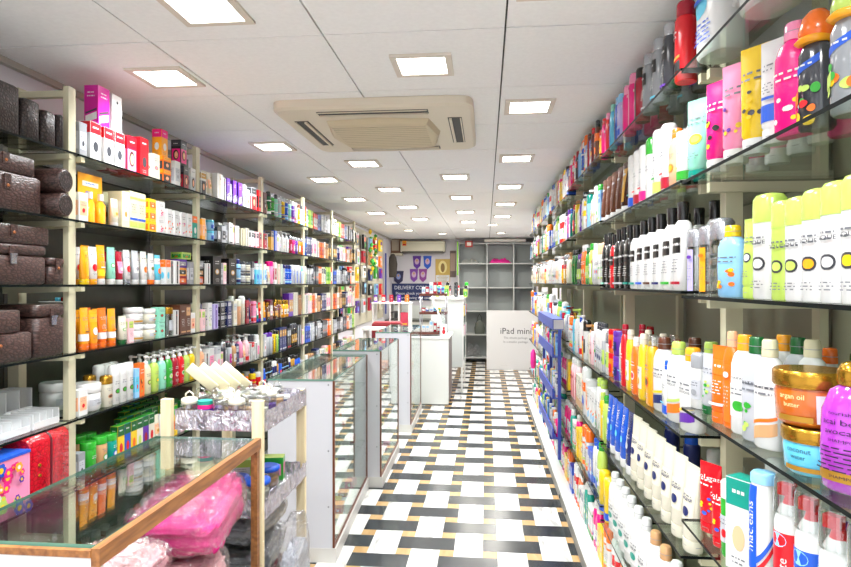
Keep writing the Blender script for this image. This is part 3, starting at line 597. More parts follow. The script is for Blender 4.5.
row('R', 1, 3, [(694, BB('amber', 'purple', 'yellow'), .235, .088), (679, BB('lime', 'orange', 'lime'), .24, .088), (664.5, BB('brown', 'navy', 'yellow'), .24, .088)], face=.25, back=True)
row('R', 1, 3, [(652.5, (SB, 'amber', 'clear', 3, 'orange', 'brown'), .24, .068), (644, (SB, 'yellow', 'ivory', 1, 'ivory', 'amber'), .235, .064), (637, (SB, 'orange', 'white', 3, 'white', 'red'), .215, .06), (631, (SB, 'yellow', 'ivory', 1, 'white', 'yellow'), .235, .06), (625.5, (SB, 'red', 'crimson', 0, 'white', 'white'), .25, .06)], back=True)
row('R', 1, 3, [(620.5, (TT, 'purple', 'purple', 1, 'navy', 'lilac'), .105, .06, 2), (615.5, (TT, 'orange', 'red', 1, 'red', 'white'), .105, .06, 2), (611, (FB, 'white', 'silver', 1, 'lime', 'green'), .2, .06), (606.5, (FB, 'silver', 'white', 1, 'lime', 'green'), .2, .055)])
row('R', 2, 3, [(594.5, (SB, 'pale_pink', 'gold', 10, 'hot_pink', 'crimson'), .21, .075), (587.5, (FB, 'white', 'black', 1, 'charcoal', 'red'), .22, .06), (583.5, (LO, 'white', 'white', 2, 'red', 'orange'), .24, .06), (579.5, (LO, 'white', 'lime', 10, 'lime', 'green'), .27, .07), (575.5, (SB, 'aqua', 'gold', 5, 'aqua', 'navy'), .24, .055),
    (572, (LO, 'white', 'maroon', 0, 'aqua', 'navy'), .27, .065), (569, (LO, 'white', 'aqua', 0, 'aqua', 'navy'), .27, .065), (566.5, (LO, 'ivory', 'mint', 10, 'orange', 'tan'), .23, .065)])
# fifth shelf
CO = (TU, 'red', 'red', 10, 'yellow', 'blue', ('Colgate', .85, .12, 'white'))
row('R', 0, 4, [(711, CO, .175, .068), (722, CO, .15, .055)], face=.55)
row('R', 0, 4, [(731, (TT, 'green', 'white', 1, 'silver', 'red'), .175, .05)], face=.5)
row('R', 0, 4, [(744, (CC, 'white', 'teal', 4, 'teal', 'peach'), .205, .066)], face=.5)
def mac():
    X = .575; Y = yx(764, X); t = thing('toothpaste_pump', 'tall blue and white toothpaste pump with curved white lettering beside the teal carton', 'toothpaste', (X, Y, .8606), RRZ+.55); t.scale = (1.05, 1.05, 1.38)
    occupy(X, Y, .86, .023, .023, .18)
    br = [(0, .023, .020, 2.6), (.004, .025, .022, 2.6), (.145, .025, .022, 2.6), (.165, .022, .019, 2.4)]
    m = MB().loft(br, mat('white', .2, 0, .4), 28); A = Art(m, ringsurf(br))
    A.grid(-.024, .0, .035, .16, mat('blue', .3), 8, 6); A.text('macleans', -.012, .098, .021, mat('white', .4), True, .115)
    A.disc(-.006, .022, .006, .006, mat('magenta', .4)); A.grid(.0, .03, .03, .04, mat('red', .4), 6, 2, lambda x, z: (x, z+x*1.2)); A.grid(.0, .03, .045, .055, mat('blue', .4), 6, 2, lambda x, z: (x, z+x*1.2)); A.text('Mint', 0, .010, .01, mat('blue', .4)); m.obj('container', t)
    MB().loft([(.164, .024, .021, 2.4), (.176, .024, .021, 2.4), (.180, .02, .017, 2.4)], mat('sky', .3)).obj('cap', t)
mac()
def mouth(px, c, word, label, z=.8606):
    X = .59; Y = yx(px, X); t = thing('toothpaste_pump', label, 'toothpaste', (X, Y, z), RRZ+.6, 'pump toothpastes on the fifth shelf')
    occupy(X, Y, z, .028, .028, .25)
    br = [(0, .025, .025), (.005, .029, .029), (.175, .029, .029), (.193, .025, .025), (.212, .016, .016)]
    m = MB().loft(br, mat('white', .2, 0, .4), 28); A = Art(m, ringsurf(br)); A.grid(-.036, .036, .01, .160, mat(c, .35), 16, 2)
    A.disc(-.01, .145, .018, .014, mat('sky', .4)); A.text(word, 0, .075 if word == 'Colgate' else .115, .024, mat('white' if word == 'Colgate' else 'yellow', .4), word == 'Colgate', .11 if word == 'Colgate' else .05); A.lines(0, .085 if word != 'Colgate' else .025, .04, 3, .01, mat('white', .4), 4); m.obj('container', t)
    n = MB().loft([(.212, .014, .014), (.228, .010, .010)], mat('red', .3)); n.box(-.022, .006, -.009, .009, .226, .248, mat('red', .3)); n.obj('nozzle', t)
    MB().loft([(.196, .0305, .0305), (.256, .0295, .0295), (.263, .027, .027)], CLEAR, 28).obj('lid', t)
mouth(791, 'red', 'Colgate', 'white pump toothpaste with red wrap and clear cap, beside the white capped can')
mouth(813, 'blue', 'Total', 'white pump toothpaste with blue wrap and clear cap over a red nozzle')
mouth(839, 'sky', 'Total', 'white pump toothpaste with pale wrap, beside the blue wrapped one'); mouth(870, 'blue', 'Total', 'white pump toothpaste with blue wrap, last of the clear capped pumps')
row('R', 0, 4, [(779, (FB, 'white', 'white', 8, 'red', 'blue'), .25, .058)], X0=.65, face=.5)
row('R', 0, 4, [(792, (SB, 'maroon', 'red', 1, 'red', 'white'), .16, .05), (830, (TT, 'dark_green', 'green', 1, 'white', 'white'), .14, .05), (850, (FB, 'white', 'purple', 1, 'blue', 'red'), .15, .05), (880, (FB, 'white', 'white', 1, 'grey', 'red'), .14, .05)], X0=.74)
DV = (TU, 'ivory', 'ivory', 1, 'ivory', 'navy', ('Dove', .6, .09, 'navy'))
row('R', 1, 4, [(px, DV, .24, .078) for px in (693, 681, 670, 660.5, 652, 644.5, 638)], face=.22)
NV = (TU, 'blue', 'white', 1, 'blue', 'aqua', ('NIVEA', .82, .09, 'white', 1))
row('R', 1, 4, [(632, (TU, 'navy', 'white', 1, 'navy', 'silver', ('NIVEA MEN', .6, .07, 'white', 1)), .24, .07), (626, NV, .24, .07), (620.5, NV, .24, .07), (615.5, NV, .24, .07), (611, (TU, 'blue', 'navy', 3, 'sky', 'white'), .24, .06), (607, (SB, 'lime', 'green', 5, 'lime', 'white'), .22, .06), (603.2, (SB, 'yellow', 'lime', 5, 'ivory', 'white'), .22, .055)], face=.1)
row('R', 1, 4, [(735, (SP, 'white', 'white', 0), .2, .06), (715, (SP, 'white', 'white', 0), .2, .06), (692, (SP, 'navy', 'blue', 0), .2, .06), (672, (SP, 'navy', 'blue', 0), .2, .06)], X0=.75)
WB = (SB, 'white', 'white', 1, 'white', 'teal', ('Dove', .55, .07, 'charcoal')); WG = (SB, 'white', 'tan', 1, 'white', 'brown', ('Dove', .55, .07, 'charcoal'))
row('R', 1, 5, [(px, WG if k in (2, 3) else WB, .26, .08) for k, px in enumerate((690, 677, 666, 656, 647, 639, 632, 626, 620.5, 615.5))], face=.2)
row('R', 1, 5, [(610, (FB, 'yellow', 'yellow', 2, 'blue', 'blue'), .2, .07), (605, (FB, 'yellow', 'yellow', 2, 'blue', 'blue'), .2, .07)])
WHITES = [(SB, 'white', 'white', 3, 'aqua', 'blue'), (SB, 'white', 'lime', 10, 'green', 'orange'), (CC, 'white', 'white', 8, 'sky', 'orange'), (CC, 'white', 'white', 1, 'peach', 'red'), (FB, 'white', 'white', 4, 'orange', 'blue'), (CC, 'ivory', 'white', 2, 'tan', 'crimson'), (SB, 'pale_pink', 'white', 5, 'red', 'brown')]
MIX = [(SB, 'white', 'blue', 2, 'blue', 'aqua'), (CC, 'blue', 'white', 1, 'white', 'red'), (FB, 'white', 'orange', 6, 'orange', 'lime'), (CC, 'yellow', 'white', 3, 'red', 'white'), (SB, 'hot_pink', 'white', 1, 'white', 'purple'), (CC, 'white', 'white', 6, 'green', 'red'), (SB, 'teal', 'white', 3, 'lime', 'white'),
       (CC, 'white', 'white', 9, 'navy', 'red'), (TU, 'white', 'orange', 4, 'orange', 'green'), (FB, 'red', 'white', 1, 'white', 'yellow'), (CC, 'sky', 'white', 9, 'blue', 'white'), (SB, 'lime', 'green', 1, 'white', 'green')]
LOTS = [(LO, 'white', 'white', 3, 'lime', 'teal'), (LO, 'ivory', 'white', 1, 'peach', 'orange'), (SB, 'white', 'charcoal', 1, 'silver', 'navy'), (FB, 'white', 'white', 10, 'red', 'green'), (LO, 'ivory', 'tan', 0), (SB, 'clear', 'silver', 1, 'ivory', 'gold'), (TT, 'amber', 'red', 1, 'yellow', 'red')]
GRN = [(SB, 'green', 'dark_green', 1, 'lime', 'white'), (SB, 'orange', 'white', 3, 'amber', 'white'), (SB, 'charcoal', 'purple', 1, 'lime', 'white'), (SB, 'dark_green', 'black', 5, 'green', 'red')]
fill('R', 2, 2, [(FB, 'white', 'peach', 10, 'lime', 'green'), (SB, 'white', 'white', 3, 'sky', 'red'), (SB, 'white', 'white', 5, 'silver', 'red')], RY[2]+.03, RY[2]+.42, 1.05)
fill('R', 2, 2, GRN, RY[2]+.42, RY[3]-.03, 1.0)
fill('R', 2, 4, WHITES, None, None, 1.35); fill('R', 2, 5, MIX, None, None, 1.2)
for b in (3, 4, 5):
    fill('R', b, 0, [(SP, 'tan', 'peach', 0, 'white', 'brown'), (SP, 'white', 'ivory', 3, 'charcoal', 'gold'), (SP, 'silver', 'green', 1, 'white', 'green')]+MIX[:5] if b == 3 else MIX, None, None, 1.15)
    fill('R', b, 1, MIX, None, None, 1.15); fill('R', b, 2, LOTS, None, None, 1.0)
    fill('R', b, 3, MIX+LOTS, None, None, 1.2); fill('R', b, 4, MIX+WHITES, None, None, 1.2); fill('R', b, 5, MIX, None, None, 1.2)
for sh in range(6):
    if sh > 1: fill('R', 1, sh, [MIX[0], WHITES[1], MIX[8], WHITES[6], MIX[9]] if sh != 2 else [(SA, 'black', 'black', 9, 'charcoal', 'teal')], None, None, .95)
    if sh < 4: fill('R', 2, sh, MIX+LOTS, None, None, 1.05)
    if sh == 3: fill('R', 1, sh, [(SB, 'charcoal', 'black', 1, 'silver', 'white'), (SB, 'white', 'white', 1, 'sky', 'blue'), (SB, 'maroon', 'red', 1, 'white', 'white')], None, None, 1.0, xoff=.16)
# base ledge packs standing on the plinth
for i in (1, 2, 3, 4, 5):
    y = RY[i]+.03; k = R.randrange(5)
    while y < RY[i+1]-.06:
        d = (MIX+WHITES)[k % 19]; k += 1; dims = CARTON.get(d[0]) or SH[d[0]][2]; h = min(.26, dims[2]*1.2); wd = dims[0]*1.05; dp = dims[1]*1.05
        for _ in range(2): put(d, .57+dp/2, y+wd/2, .112 if False else .1004, RRZ, h, wd, dp, ('plinth', RN[i]), jit=.03); y += wd+.006
# ---------------- racks behind the counters
CARTS = lambda cols, st: [(CC, a, 'white', st, b, c) for a, b, c in cols]
DYE = (DC, 'white', 'white', 4, 'red', 'charcoal')
row('L', 1, 0, [(89, DYE, .15, .07), (103, DYE, .15, .065), (114, DYE, .15, .065), (126, (DC, 'crimson', 'white', 7, 'pink', 'red'), .155, .07), (138.5, (DC, 'red', 'white', 4, 'red', 'charcoal'), .17, .07)])
row('L', 1, 0, [(151, (PC, 'ivory', 'white', 3, 'orange', 'pink'), .12, .055), (162, (CC, 'orange', 'orange', 7, 'charcoal', 'amber'), .062, .07, 2), (172.5, (PC, 'white', 'white', 1, 'silver', 'grey'), .125, .055), (182, (CC, 'black', 'black', 7, 'crimson', 'charcoal'), .115, .06), (189.5, (CC, 'white', 'white', 7, 'silver', 'white'), .12, .055), (196, (CC, 'white', 'white', 7, 'charcoal', 'gold'), .12, .055)])
Zt = LZ[0]
PK = (DC, 'white', 'hot_pink', 5, 'white', 'charcoal')
def up(px, d, z, h, wd, look, X=-1.59):
    dims = CARTON[d[0]]; put(d, X, yx(px, X), z, LRZ, h, wd, dims[1]*wd/dims[0]*1.0, (SHN[0], LN[1]), look, jit=.02)
up(97, (DC, 'magenta', 'hot_pink', 8, 'white', 'charcoal'), Zt+.153, .16, .075, 'pink and white hair carton stacked high'); up(111, PK, Zt+.153, .155, .068, 'white and pink hair carton stacked high')
up(160, (DC, 'amber', 'hot_pink', 4, 'hot_pink', 'white'), Zt+.128, .13, .06, 'yellow and pink carton stacked high', -1.585); up(179, (DC, 'black', 'charcoal', 7, 'hot_pink', 'charcoal'), Zt+.128, .12, .065, 'black hair colour carton stacked high', -1.585)
# second shelf of the dye rack: a blister pack of oils
bp_ = thing('oil_gift_pack', 'yellow blister card with two small oil bottles on the second shelf', 'gift pack', (-1.575, yx(95, -1.575), 1.7406), LRZ)
occupy(-1.575, yx(95, -1.575), 1.7406, .04, .08, .2)
m = MB().box(-.075, .075, .02, .023, 0, .20, mat('amber', .3)); A = Art(m, lambda x, z, e: (x, .02-e, z)); A.grid(-.05, .05, .15, .17, mat('white', .4)); A.disc(-.02, .12, .012, .012, mat('blue', .4)); A.lines(0, .162, .08, 1, .01, mat('blue', .4), 2); m.obj('card', bp_)
for x in (-.035, .035): MB().loft([(0, .022, .014, 3), (.08, .022, .014, 3), (.095, .008, .008), (.098, .008, .008)], mat('amber', .1, 0, .6), M=Matrix.Translation((x, -.0, 0))).loft([(.098, .011, .011), (.125, .011, .011)], WHITE, M=Matrix.Translation((x, 0, 0))).obj('oil_bottle', bp_)
row('L', 1, 1, [(119, (PC, 'cream', 'white', 1, 'ivory', 'gold'), .155, .06), (127, (PC, 'cream', 'white', 6, 'lime', 'blue'), .165, .06), (135.5, (PC, 'cream', 'white', 6, 'lime', 'blue'), .165, .06)])
row('L', 1, 1, [(148, (CC, 'yellow', 'white', 1, 'orange', 'white'), .05, .06, 3), (157, (CC, 'white', 'white', 10, 'pink', 'red'), .075, .06, 2)])
row('L', 1, 1, [(px, (CC, 'white', 'white', 10, c, 'orange'), .125, .045) for px, c in zip((166.5, 173.5, 180.5, 187), ('orange', 'brown', 'magenta', 'orange'))])
row('L', 1, 1, [(194, (CC, 'teal', 'white', 4, 'orange', 'white'), .12, .045), (201, (CC, 'amber', 'white', 1, 'peach', 'white'), .115, .04)])
row('L', 1, 2, [(px, (TU, b, b2, st, c, c2), h, .05) for px, b, b2, st, c, c2, h in ((84, 'amber', 'yellow', 5, 'amber', 'gold', .15), (92, 'white', 'amber', 4, 'white', 'red', .15), (100, 'amber', 'white', 2, 'yellow', 'white', .16), (110.5, 'mint', 'white', 3, 'green', 'white', .155), (118.5, 'crimson', 'white', 1, 'pink', 'white', .14), (126, 'white', 'silver', 4, 'silver', 'red', .15),
    (134.5, 'silver', 'white', 1, 'white', 'grey', .15), (143, 'white', 'white', 4, 'ivory', 'orange', .15), (150.5, 'white', 'orange', 3, 'crimson', 'green', .145), (157, 'aqua', 'white', 4, 'white', 'orange', .14))])
row('L', 1, 2, [(165, (CC, 'white', 'white', 4, 'orange', 'aqua'), .12, .045)])
for k, (a, b, c) in enumerate((('crimson', 'orange', 'pale_pink'), ('amber', 'black', 'tan'), ('purple', 'grey', 'silver'))):
    row('L', 1, 2, [(177, (SC, a, a, 1, b, 'white'), .042, .09)] if k == 0 else [], X0=-1.60)
    if k: put((SC, a, a, 1, b, 'white'), -1.60, yx(177, -1.6), LZ[2]+k*.0435, LRZ, .042, .09, .06, (SHN[2], LN[1]))
    put((SC, b, b, 1, c, 'white'), -1.60, yx(194, -1.6), LZ[2]+k*.0435, LRZ, .042, .07, .06, (SHN[2], LN[1]))
put((SC, 'lime', 'lime', 1, 'green', 'orange'), -1.60, yx(181, -1.6), LZ[2]+.131, LRZ, .036, .1, .06, (SHN[2], LN[1]))
SUN = (TU, 'amber', 'orange', 4, 'amber', 'white')
row('L', 1, 3, [(83.5, (TU, 'amber', 'orange', 2, 'white', 'brown'), .165, .052), (92.5, SUN, .155, .05), (101.5, (TU, 'orange', 'orange', 2, 'white', 'amber'), .16, .05), (111, (TU, 'amber', 'orange', 2, 'white', 'orange'), .155, .05), (122, (TU, 'ivory', 'dark_green', 3, 'green', 'ivory'), .12, .055)])
row('L', 1, 3, [(133, (JA, 'white', 'white', 2, 'gold', 'ivory'), .075, .085, 2), (147, (JA, 'ivory', 'white', 1, 'silver', 'gold'), .07, .075, 2), (158, (CC, 'mint', 'white', 3, 'dark_green', 'red'), .072, .055, 2), (167, (TT, 'clear', 'gold', 1, 'silver', 'silver'), .14, .055), (177.5, (PC, 'brown', 'brown', 9, 'brown', 'tan'), .15, .06), (183.5, (PC, 'brown', 'brown', 9, 'tan', 'tan'), .15, .05), (192, (PC, 'ivory', 'gold', 9, 'charcoal', 'gold'), .15, .07)])
row('L', 1, 4, [(86, (JA, 'white', 'white', 1, 'silver', 'grey'), .11, .11), (100, (FB, 'ivory', 'gold', 3, 'tan', 'brown'), .13, .055)])
row('L', 1, 4, [(px, (FB, 'white', 'white', 3, 'brown', 'green'), .165, .052) for px in (109, 117.5, 125.5)])
row('L', 1, 4, [(132, (CC, 'sky', 'sky', 1, 'aqua', 'red'), .13, .03), (137.5, (CC, 'orange', 'orange', 10, 'brown', 'lime'), .15, .04)])
row('L', 1, 4, [(px, (LO, b, 'white', 3, c, c2), .175, .05) for px, b, c, c2 in ((145.5, 'cream', 'brown', 'lime'), (153.5, 'lime', 'green', 'yellow'), (161, 'mint', 'green', 'white'), (167.5, 'green', 'white', 'lime'), (173.5, 'crimson', 'white', 'red'), (179.5, 'red', 'ivory', 'green'), (185, 'lime', 'green', 'white'), (190.5, 'yellow', 'green', 'white'), (196, 'peach', 'white', 'green'))])
row('L', 1, 5, [(88, (TT, 'green', 'green', 0), .13, .06), (99, (TT, 'tan', 'green', 3, 'green', 'white'), .135, .06), (109, (TT, 'teal', 'green', 3, 'blue', 'white'), .13, .06)])
GB = lambda c, c2: (CC, 'green', 'dark_green', 2, c, c2)
for d_ in range(4):
    row('L', 1, 5, [(px+d_*3.5, (CC, a, 'green', 4, 'dark_green', b), .15, .045) for px, a, b in ((117, 'yellow', 'red'), (123.5, 'blue', 'red'), (130, 'yellow', 'orange'), (136.5, 'ivory', 'lime'), (142.5, 'purple', 'crimson'), (148.5, 'ivory', 'red'))], X0=-1.575-d_*.07)
row('L', 1, 5, [(170, (CC, 'yellow', 'dark_green', 4, 'green', 'orange'), .15, .06), (185, (CC, 'green', 'dark_green', 4, 'dark_green', 'orange'), .15, .06)])
# rack three
row('L', 2, 0, [(213, (PC, 'white', 'white', 5, 'ivory', 'crimson'), .15, .085), (225.5, (CC, 'purple', 'purple', 8, 'silver', 'silver'), .145, .05), (232, (CC, 'purple', 'purple', 8, 'silver', 'silver'), .145, .05), (237.5, (CC, 'purple', 'purple', 8, 'silver', 'silver'), .145, .05), (242.5, (CC, 'white', 'white', 7, 'silver', 'silver'), .145, .05), (249.5, (DC, 'silver', 'red', 7, 'red', 'charcoal'), .15, .08), (257, (DC, 'red', 'red', 1, 'black', 'silver'), .15, .05), (261.5, (DC, 'maroon', 'red', 1, 'black', 'silver'), .15, .045)])
row('L', 2, 1, [(209.5, (TT, 'sky', 'aqua', 1, 'blue', 'white'), .06, .05, 2)]+[(px, (CC, a, a, st, b, c), h, .05) for px, a, st, b, c, h in ((216, 'black', 1, 'silver', 'white', .09), (221, 'silver', 1, 'charcoal', 'white', .1), (228, 'white', 9, 'silver', 'black', .13), (234.5, 'white', 9, 'silver', 'black', .12), (240, 'cream', 5, 'black', 'gold', .11), (245, 'ivory', 5, 'black', 'gold', .12), (250, 'white', 9, 'charcoal', 'pink', .11), (255, 'pale_pink', 9, 'charcoal', 'red', .11), (259, 'crimson', 9, 'black', 'white', .11), (262.5, 'crimson', 9, 'black', 'white', .11))])
FACE = (CC, 'black', 'black', 7, 'charcoal', 'black')
row('L', 2, 2, [(211, (CC, 'black', 'black', 3, 'gold', 'silver'), .16, .10), (227, (CC, 'black', 'black', 3, 'gold', 'silver'), .155, .10), (236.5, (SP, 'sky', 'navy', 6, 'navy', 'white'), .16, .05), (241.5, (TT, 'white', 'charcoal', 6, 'charcoal', 'silver'), .07, .05, 2), (246.5, (TT, 'ivory', 'charcoal', 6, 'charcoal', 'silver'), .07, .05, 2), (251, (CC, 'charcoal', 'charcoal', 1, 'silver', 'white'), .15, .04), (255, (CC, 'aqua', 'white', 4, 'white', 'blue'), .14, .04), (259, (CC, 'sky', 'white', 4, 'white', 'blue'), .14, .04), (262.5, (CC, 'white', 'white', 1, 'sky', 'blue'), .14, .04)])
row('L', 2, 3, [(207, (CC, 'white', 'white', 10, 'lime', 'purple'), .15, .05), (213, (CC, 'lilac', 'white', 5, 'purple', 'white'), .14, .05), (219, (CC, 'black', 'silver', 9, 'silver', 'white'), .075, .06, 2), (226, (CC, 'navy', 'white', 9, 'silver', 'white'), .075, .06, 2), (232.5, (CC, 'ivory', 'white', 9, 'silver', 'white'), .15, .05), (237.5, (FB, 'peach', 'ivory', 0), .16, .05), (241.5, (FB, 'ivory', 'white', 0), .18, .05), (245.5, (CC, 'crimson', 'white', 1, 'maroon', 'white'), .15, .04), (249, (TU, 'navy', 'silver', 5, 'crimson', 'white'), .16, .04), (252.5, (CC, 'pink', 'white', 6, 'red', 'white'), .14, .045), (256.5, (TU, 'teal', 'blue', 1, 'white', 'pink'), .13, .04), (259.5, (TU, 'red', 'purple', 4, 'orange', 'white'), .13, .04), (262.5, (TU, 'amber', 'blue', 3, 'orange', 'white'), .13, .04)])
row('L', 2, 4, [(208, (CC, 'white', 'white', 1, 'pink', 'silver'), .14, .06), (215, (CC, 'white', 'white', 4, 'silver', 'pink'), .145, .06), (222, (SP, 'charcoal', 'silver', 5, 'silver', 'white'), .16, .05), (228, (SP, 'silver', 'charcoal', 1, 'magenta', 'white'), .15, .045), (233, (LO, 'tan', 'white', 1, 'white', 'gold'), .16, .045), (239, (LO, 'pink', 'white', 2, 'white', 'crimson'), .18, .055), (245, (LO, 'pale_pink', 'white', 2, 'red', 'white'), .18, .055), (251, (FB, 'white', 'charcoal', 4, 'red', 'white'), .17, .05), (256, (SP, 'white', 'white', 1, 'pink', 'silver'), .16, .045), (261, (CC, 'silver', 'white', 1, 'white', 'red'), .15, .04)])
row('L', 2, 5, [(212, (FB, 'lime', 'cream', 0), .13, .045), (218, (FB, 'lime', 'lime', 0), .13, .045), (224, (FB, 'cream', 'lime', 0), .14, .045), (229, (FB, 'lime', 'cream', 0), .14, .045), (235.5, (SB, 'orange', 'orange', 0), .15, .05), (241, (SB, 'orange', 'amber', 0), .15, .05), (246.5, (SB, 'orange', 'orange', 0), .15, .05), (252, (TT, 'red', 'yellow', 6, 'yellow', 'white'), .15, .05), (257, (TT, 'red', 'white', 1, 'yellow', 'white'), .15, .05), (261.5, (SP, 'blue', 'blue', 1, 'red', 'white'), .16, .045)])
def cans(L_): return [(SP, a, b, 6, c, d) for a, b, c, d in L_]
row('L', 3, 0, [(px, (SP, a, b, 6, c, d), .175, .042) for px, a, b, c, d in ((268, 'dark_green', 'black', 'white', 'green'), (271.5, 'green', 'silver', 'black', 'white'), (275, 'mint', 'charcoal', 'silver', 'white'), (278.5, 'silver', 'silver', 'mint', 'sky'), (282, 'yellow', 'silver', 'navy', 'blue'), (285.3, 'blue', 'silver', 'sky', 'white'), (288.5, 'mint', 'silver', 'white', 'lime'), (291.7, 'purple', 'white', 'lilac', 'magenta'), (294.8, 'ivory', 'white', 'pink', 'gold'), (297.7, 'gold', 'brown', 'yellow', 'ivory'), (300.5, 'sky', 'charcoal', 'mint', 'white'), (303.2, 'orange', 'red', 'yellow', 'white'))])
row('L', 3, 1, [(269.5, (CC, 'gold', 'black', 4, 'charcoal', 'gold'), .14, .06), (274, (CC, 'blue', 'silver', 5, 'white', 'navy'), .15, .04)]+[(px, (LO, 'white', 'white', 3, 'lime' if k % 2 else 'sky', 'pink'), .155, .05) for k, px in enumerate((278, 282, 286))]+[(px, (SP, a, 'silver', 1, b, 'white'), .14, .04) for px, a, b in ((289.5, 'crimson', 'pink'), (292.5, 'hot_pink', 'white'), (295.3, 'purple', 'lilac'), (298, 'gold', 'ivory'), (300.7, 'orange', 'red'), (303.2, 'blue', 'navy'))])
row('L', 3, 2, [(269, (TT, 'pink', 'hot_pink', 5, 'pink', 'magenta'), .165, .06), (273.5, (CC, 'white', 'red', 1, 'crimson', 'white'), .16, .045), (277, (CC, 'ivory', 'orange', 5, 'red', 'white'), .15, .04), (280, (CC, 'white', 'green', 5, 'green', 'white'), .15, .04)]+[(px, (SP, 'blue', 'navy', 6, 'sky', 'lilac'), .15, .04) for px in (283.2, 286, 288.8)]+[(px, (FB, 'white', 'white', 5, 'blue', 'sky'), .155, .045) for px in (292, 295.2, 298.3)]+[(301.3, (FB, 'white', 'mint', 5, 'sky', 'aqua'), .15, .045), (304, (FB, 'ivory', 'white', 5, 'green', 'lime'), .15, .04)])
PERF = [(PB, 'brown', 'gold', 1, 'gold', 'amber'), (PB, 'maroon', 'gold', 5, 'gold', 'purple'), (PB, 'amber', 'gold', 1, 'ivory', 'brown'), (PC, 'purple', 'white', 1, 'gold', 'white'), (PC, 'ivory', 'white', 5, 'black', 'gold'), (PC, 'maroon', 'white', 5, 'gold', 'white')]
DARK = [(PC, 'navy', 'white', 9, 'gold', 'white'), (PC, 'black', 'white', 9, 'silver', 'red'), (SP, 'black', 'charcoal', 1, 'gold', 'white'), (PC, 'charcoal', 'white', 5, 'silver', 'aqua'), (SP, 'navy', 'black', 3, 'blue', 'silver'), (PC, 'blue', 'white', 9, 'white', 'sky'), (PC, 'white', 'white', 9, 'navy', 'red')]
row('L', 3, 3, [(268.5, (CC, 'maroon', 'magenta', 1, 'white', 'pink'), .14, .06)]); fill('L', 3, 3, PERF, LY[3]+.12, None, 1.05)
fill('L', 3, 4, [(SP, 'silver', 'purple', 0), (SP, 'yellow', 'black', 5, 'black', 'white'), (SP, 'lime', 'black', 5, 'green', 'white'), (SP, 'maroon', 'black', 1, 'red', 'white')], None, LY[3]+.36, .85); fill('L', 3, 4, DARK, LY[3]+.36, None, .95)
fill('L', 3, 5, [(SP, 'blue', 'black', 1, 'red', 'white'), (SP, 'black', 'black', 6, 'sky', 'white'), (SP, 'navy', 'white', 1, 'white', 'sky'), (SP, 'gold', 'black', 1, 'brown', 'white')], None, None, .9)
BOX = [(PC, 'silver', 'white', 9, 'white', 'grey'), (PC, 'grey', 'white', 1, 'silver', 'charcoal'), (PC, 'black', 'white', 1, 'silver', 'grey'), (PC, 'grey', 'white', 9, 'white', 'charcoal'), (SP, 'silver', 'black', 1, 'charcoal', 'white'), (PC, 'charcoal', 'white', 1, 'grey', 'orange'), (PC, 'orange', 'white', 9, 'white', 'red'), (PC, 'ivory', 'white', 9, 'black', 'gold'), (PC, 'silver', 'white', 9, 'navy', 'sky'), (PC, 'lime', 'white', 1, 'green', 'white'), (PC, 'red', 'white', 1, 'white', 'black'), (PC, 'blue', 'white', 1, 'navy', 'silver')]
BOXN = [(PC, 'navy', 'white', 9, 'silver', 'white'), (PC, 'ivory', 'white', 1, 'pink', 'red'), (PC, 'white', 'white', 5, 'black', 'red'), (PC, 'pale_pink', 'white', 9, 'lime', 'white'), (PC, 'orange', 'white', 1, 'crimson', 'gold'), (PC, 'white', 'white', 1, 'tan', 'silver'), (PC, 'tan', 'white', 9, 'brown', 'gold'), (PC, 'black', 'white', 1, 'gold', 'white')]
for b in (4, 5):
    for s in range(6): fill('L', b, s, BOX if s % 2 == 0 else BOXN, None, None, R.uniform(.88, 1.0))
for b in (1, 2, 3):
    for s in range(6): fill('L', b, s, [BOXN[2], BOX[1], BOXN[3], WHITES[3], BOXN[0], (TU, 'ivory', 'white', 1, 'peach', 'gold')], None, None, .72 if s else .8)
# ================================================================ VANITY CASES (nearest rack behind the counters)
def case(px0, px1, z, h, d, label, m=CROC, lid=0, clasp=0, grp='brown leather look cases', X=LXF-.02, Y0=None, kind='vanity_case', tall=0):
    Y0 = yx(px0, X) if Y0 is None else Y0; Y1 = min(yx(px1, X), 2.138); W = Y1-Y0; occupy(X-d/2, (Y0+Y1)/2, z, d/2, W/2, h)
    t = thing(kind, label, 'case', (X-d/2, (Y0+Y1)/2, z+.0004), LRZ, grp)
    b = MB(); r = min(.02, h*.2, d*.2); b.rbox(-W/2, W/2, -d/2, d/2, 0, h*(1-lid) if lid else h, r, m); b.obj('container', t)
    if lid: MB().rbox(-W/2-.001, W/2+.001, -d/2-.001, d/2, h*(1-lid)+.003, h, r, m).obj('lid', t)
    if clasp:
        c = MB(); cx = (W/2-.07)*(1 if clasp == 2 else 0); zz = h*(1-(lid or .3))
        c.box(cx-.014, cx+.014, -d/2-.004, -d/2-.001, zz-.02, min(h, zz+.03), m); c = c.obj('strap', t)
        if clasp == 3 or tall: q = MB(); q.box(cx-.011, cx+.011, -d/2-.008, -d/2-.0045, zz-.028, zz+.0, mat('silver', .25, .9)); q.box(cx-.014, cx+.014, -d/2-.010, -d/2-.005, zz, zz+.006, mat('silver', .25, .9)); q.obj('clasp', c)
        else: MB().loft([(0, .006, .006), (.003, .004, .004)], mat('a0623a', .3, .6), 12, M=Matrix.Translation((cx, -d/2-.004, zz-.008)) @ Matrix.Rotation(PI/2, 4, 'X')).obj('stud', c)
    return t
def wy(px, X=-1.55): return yx(px, X)
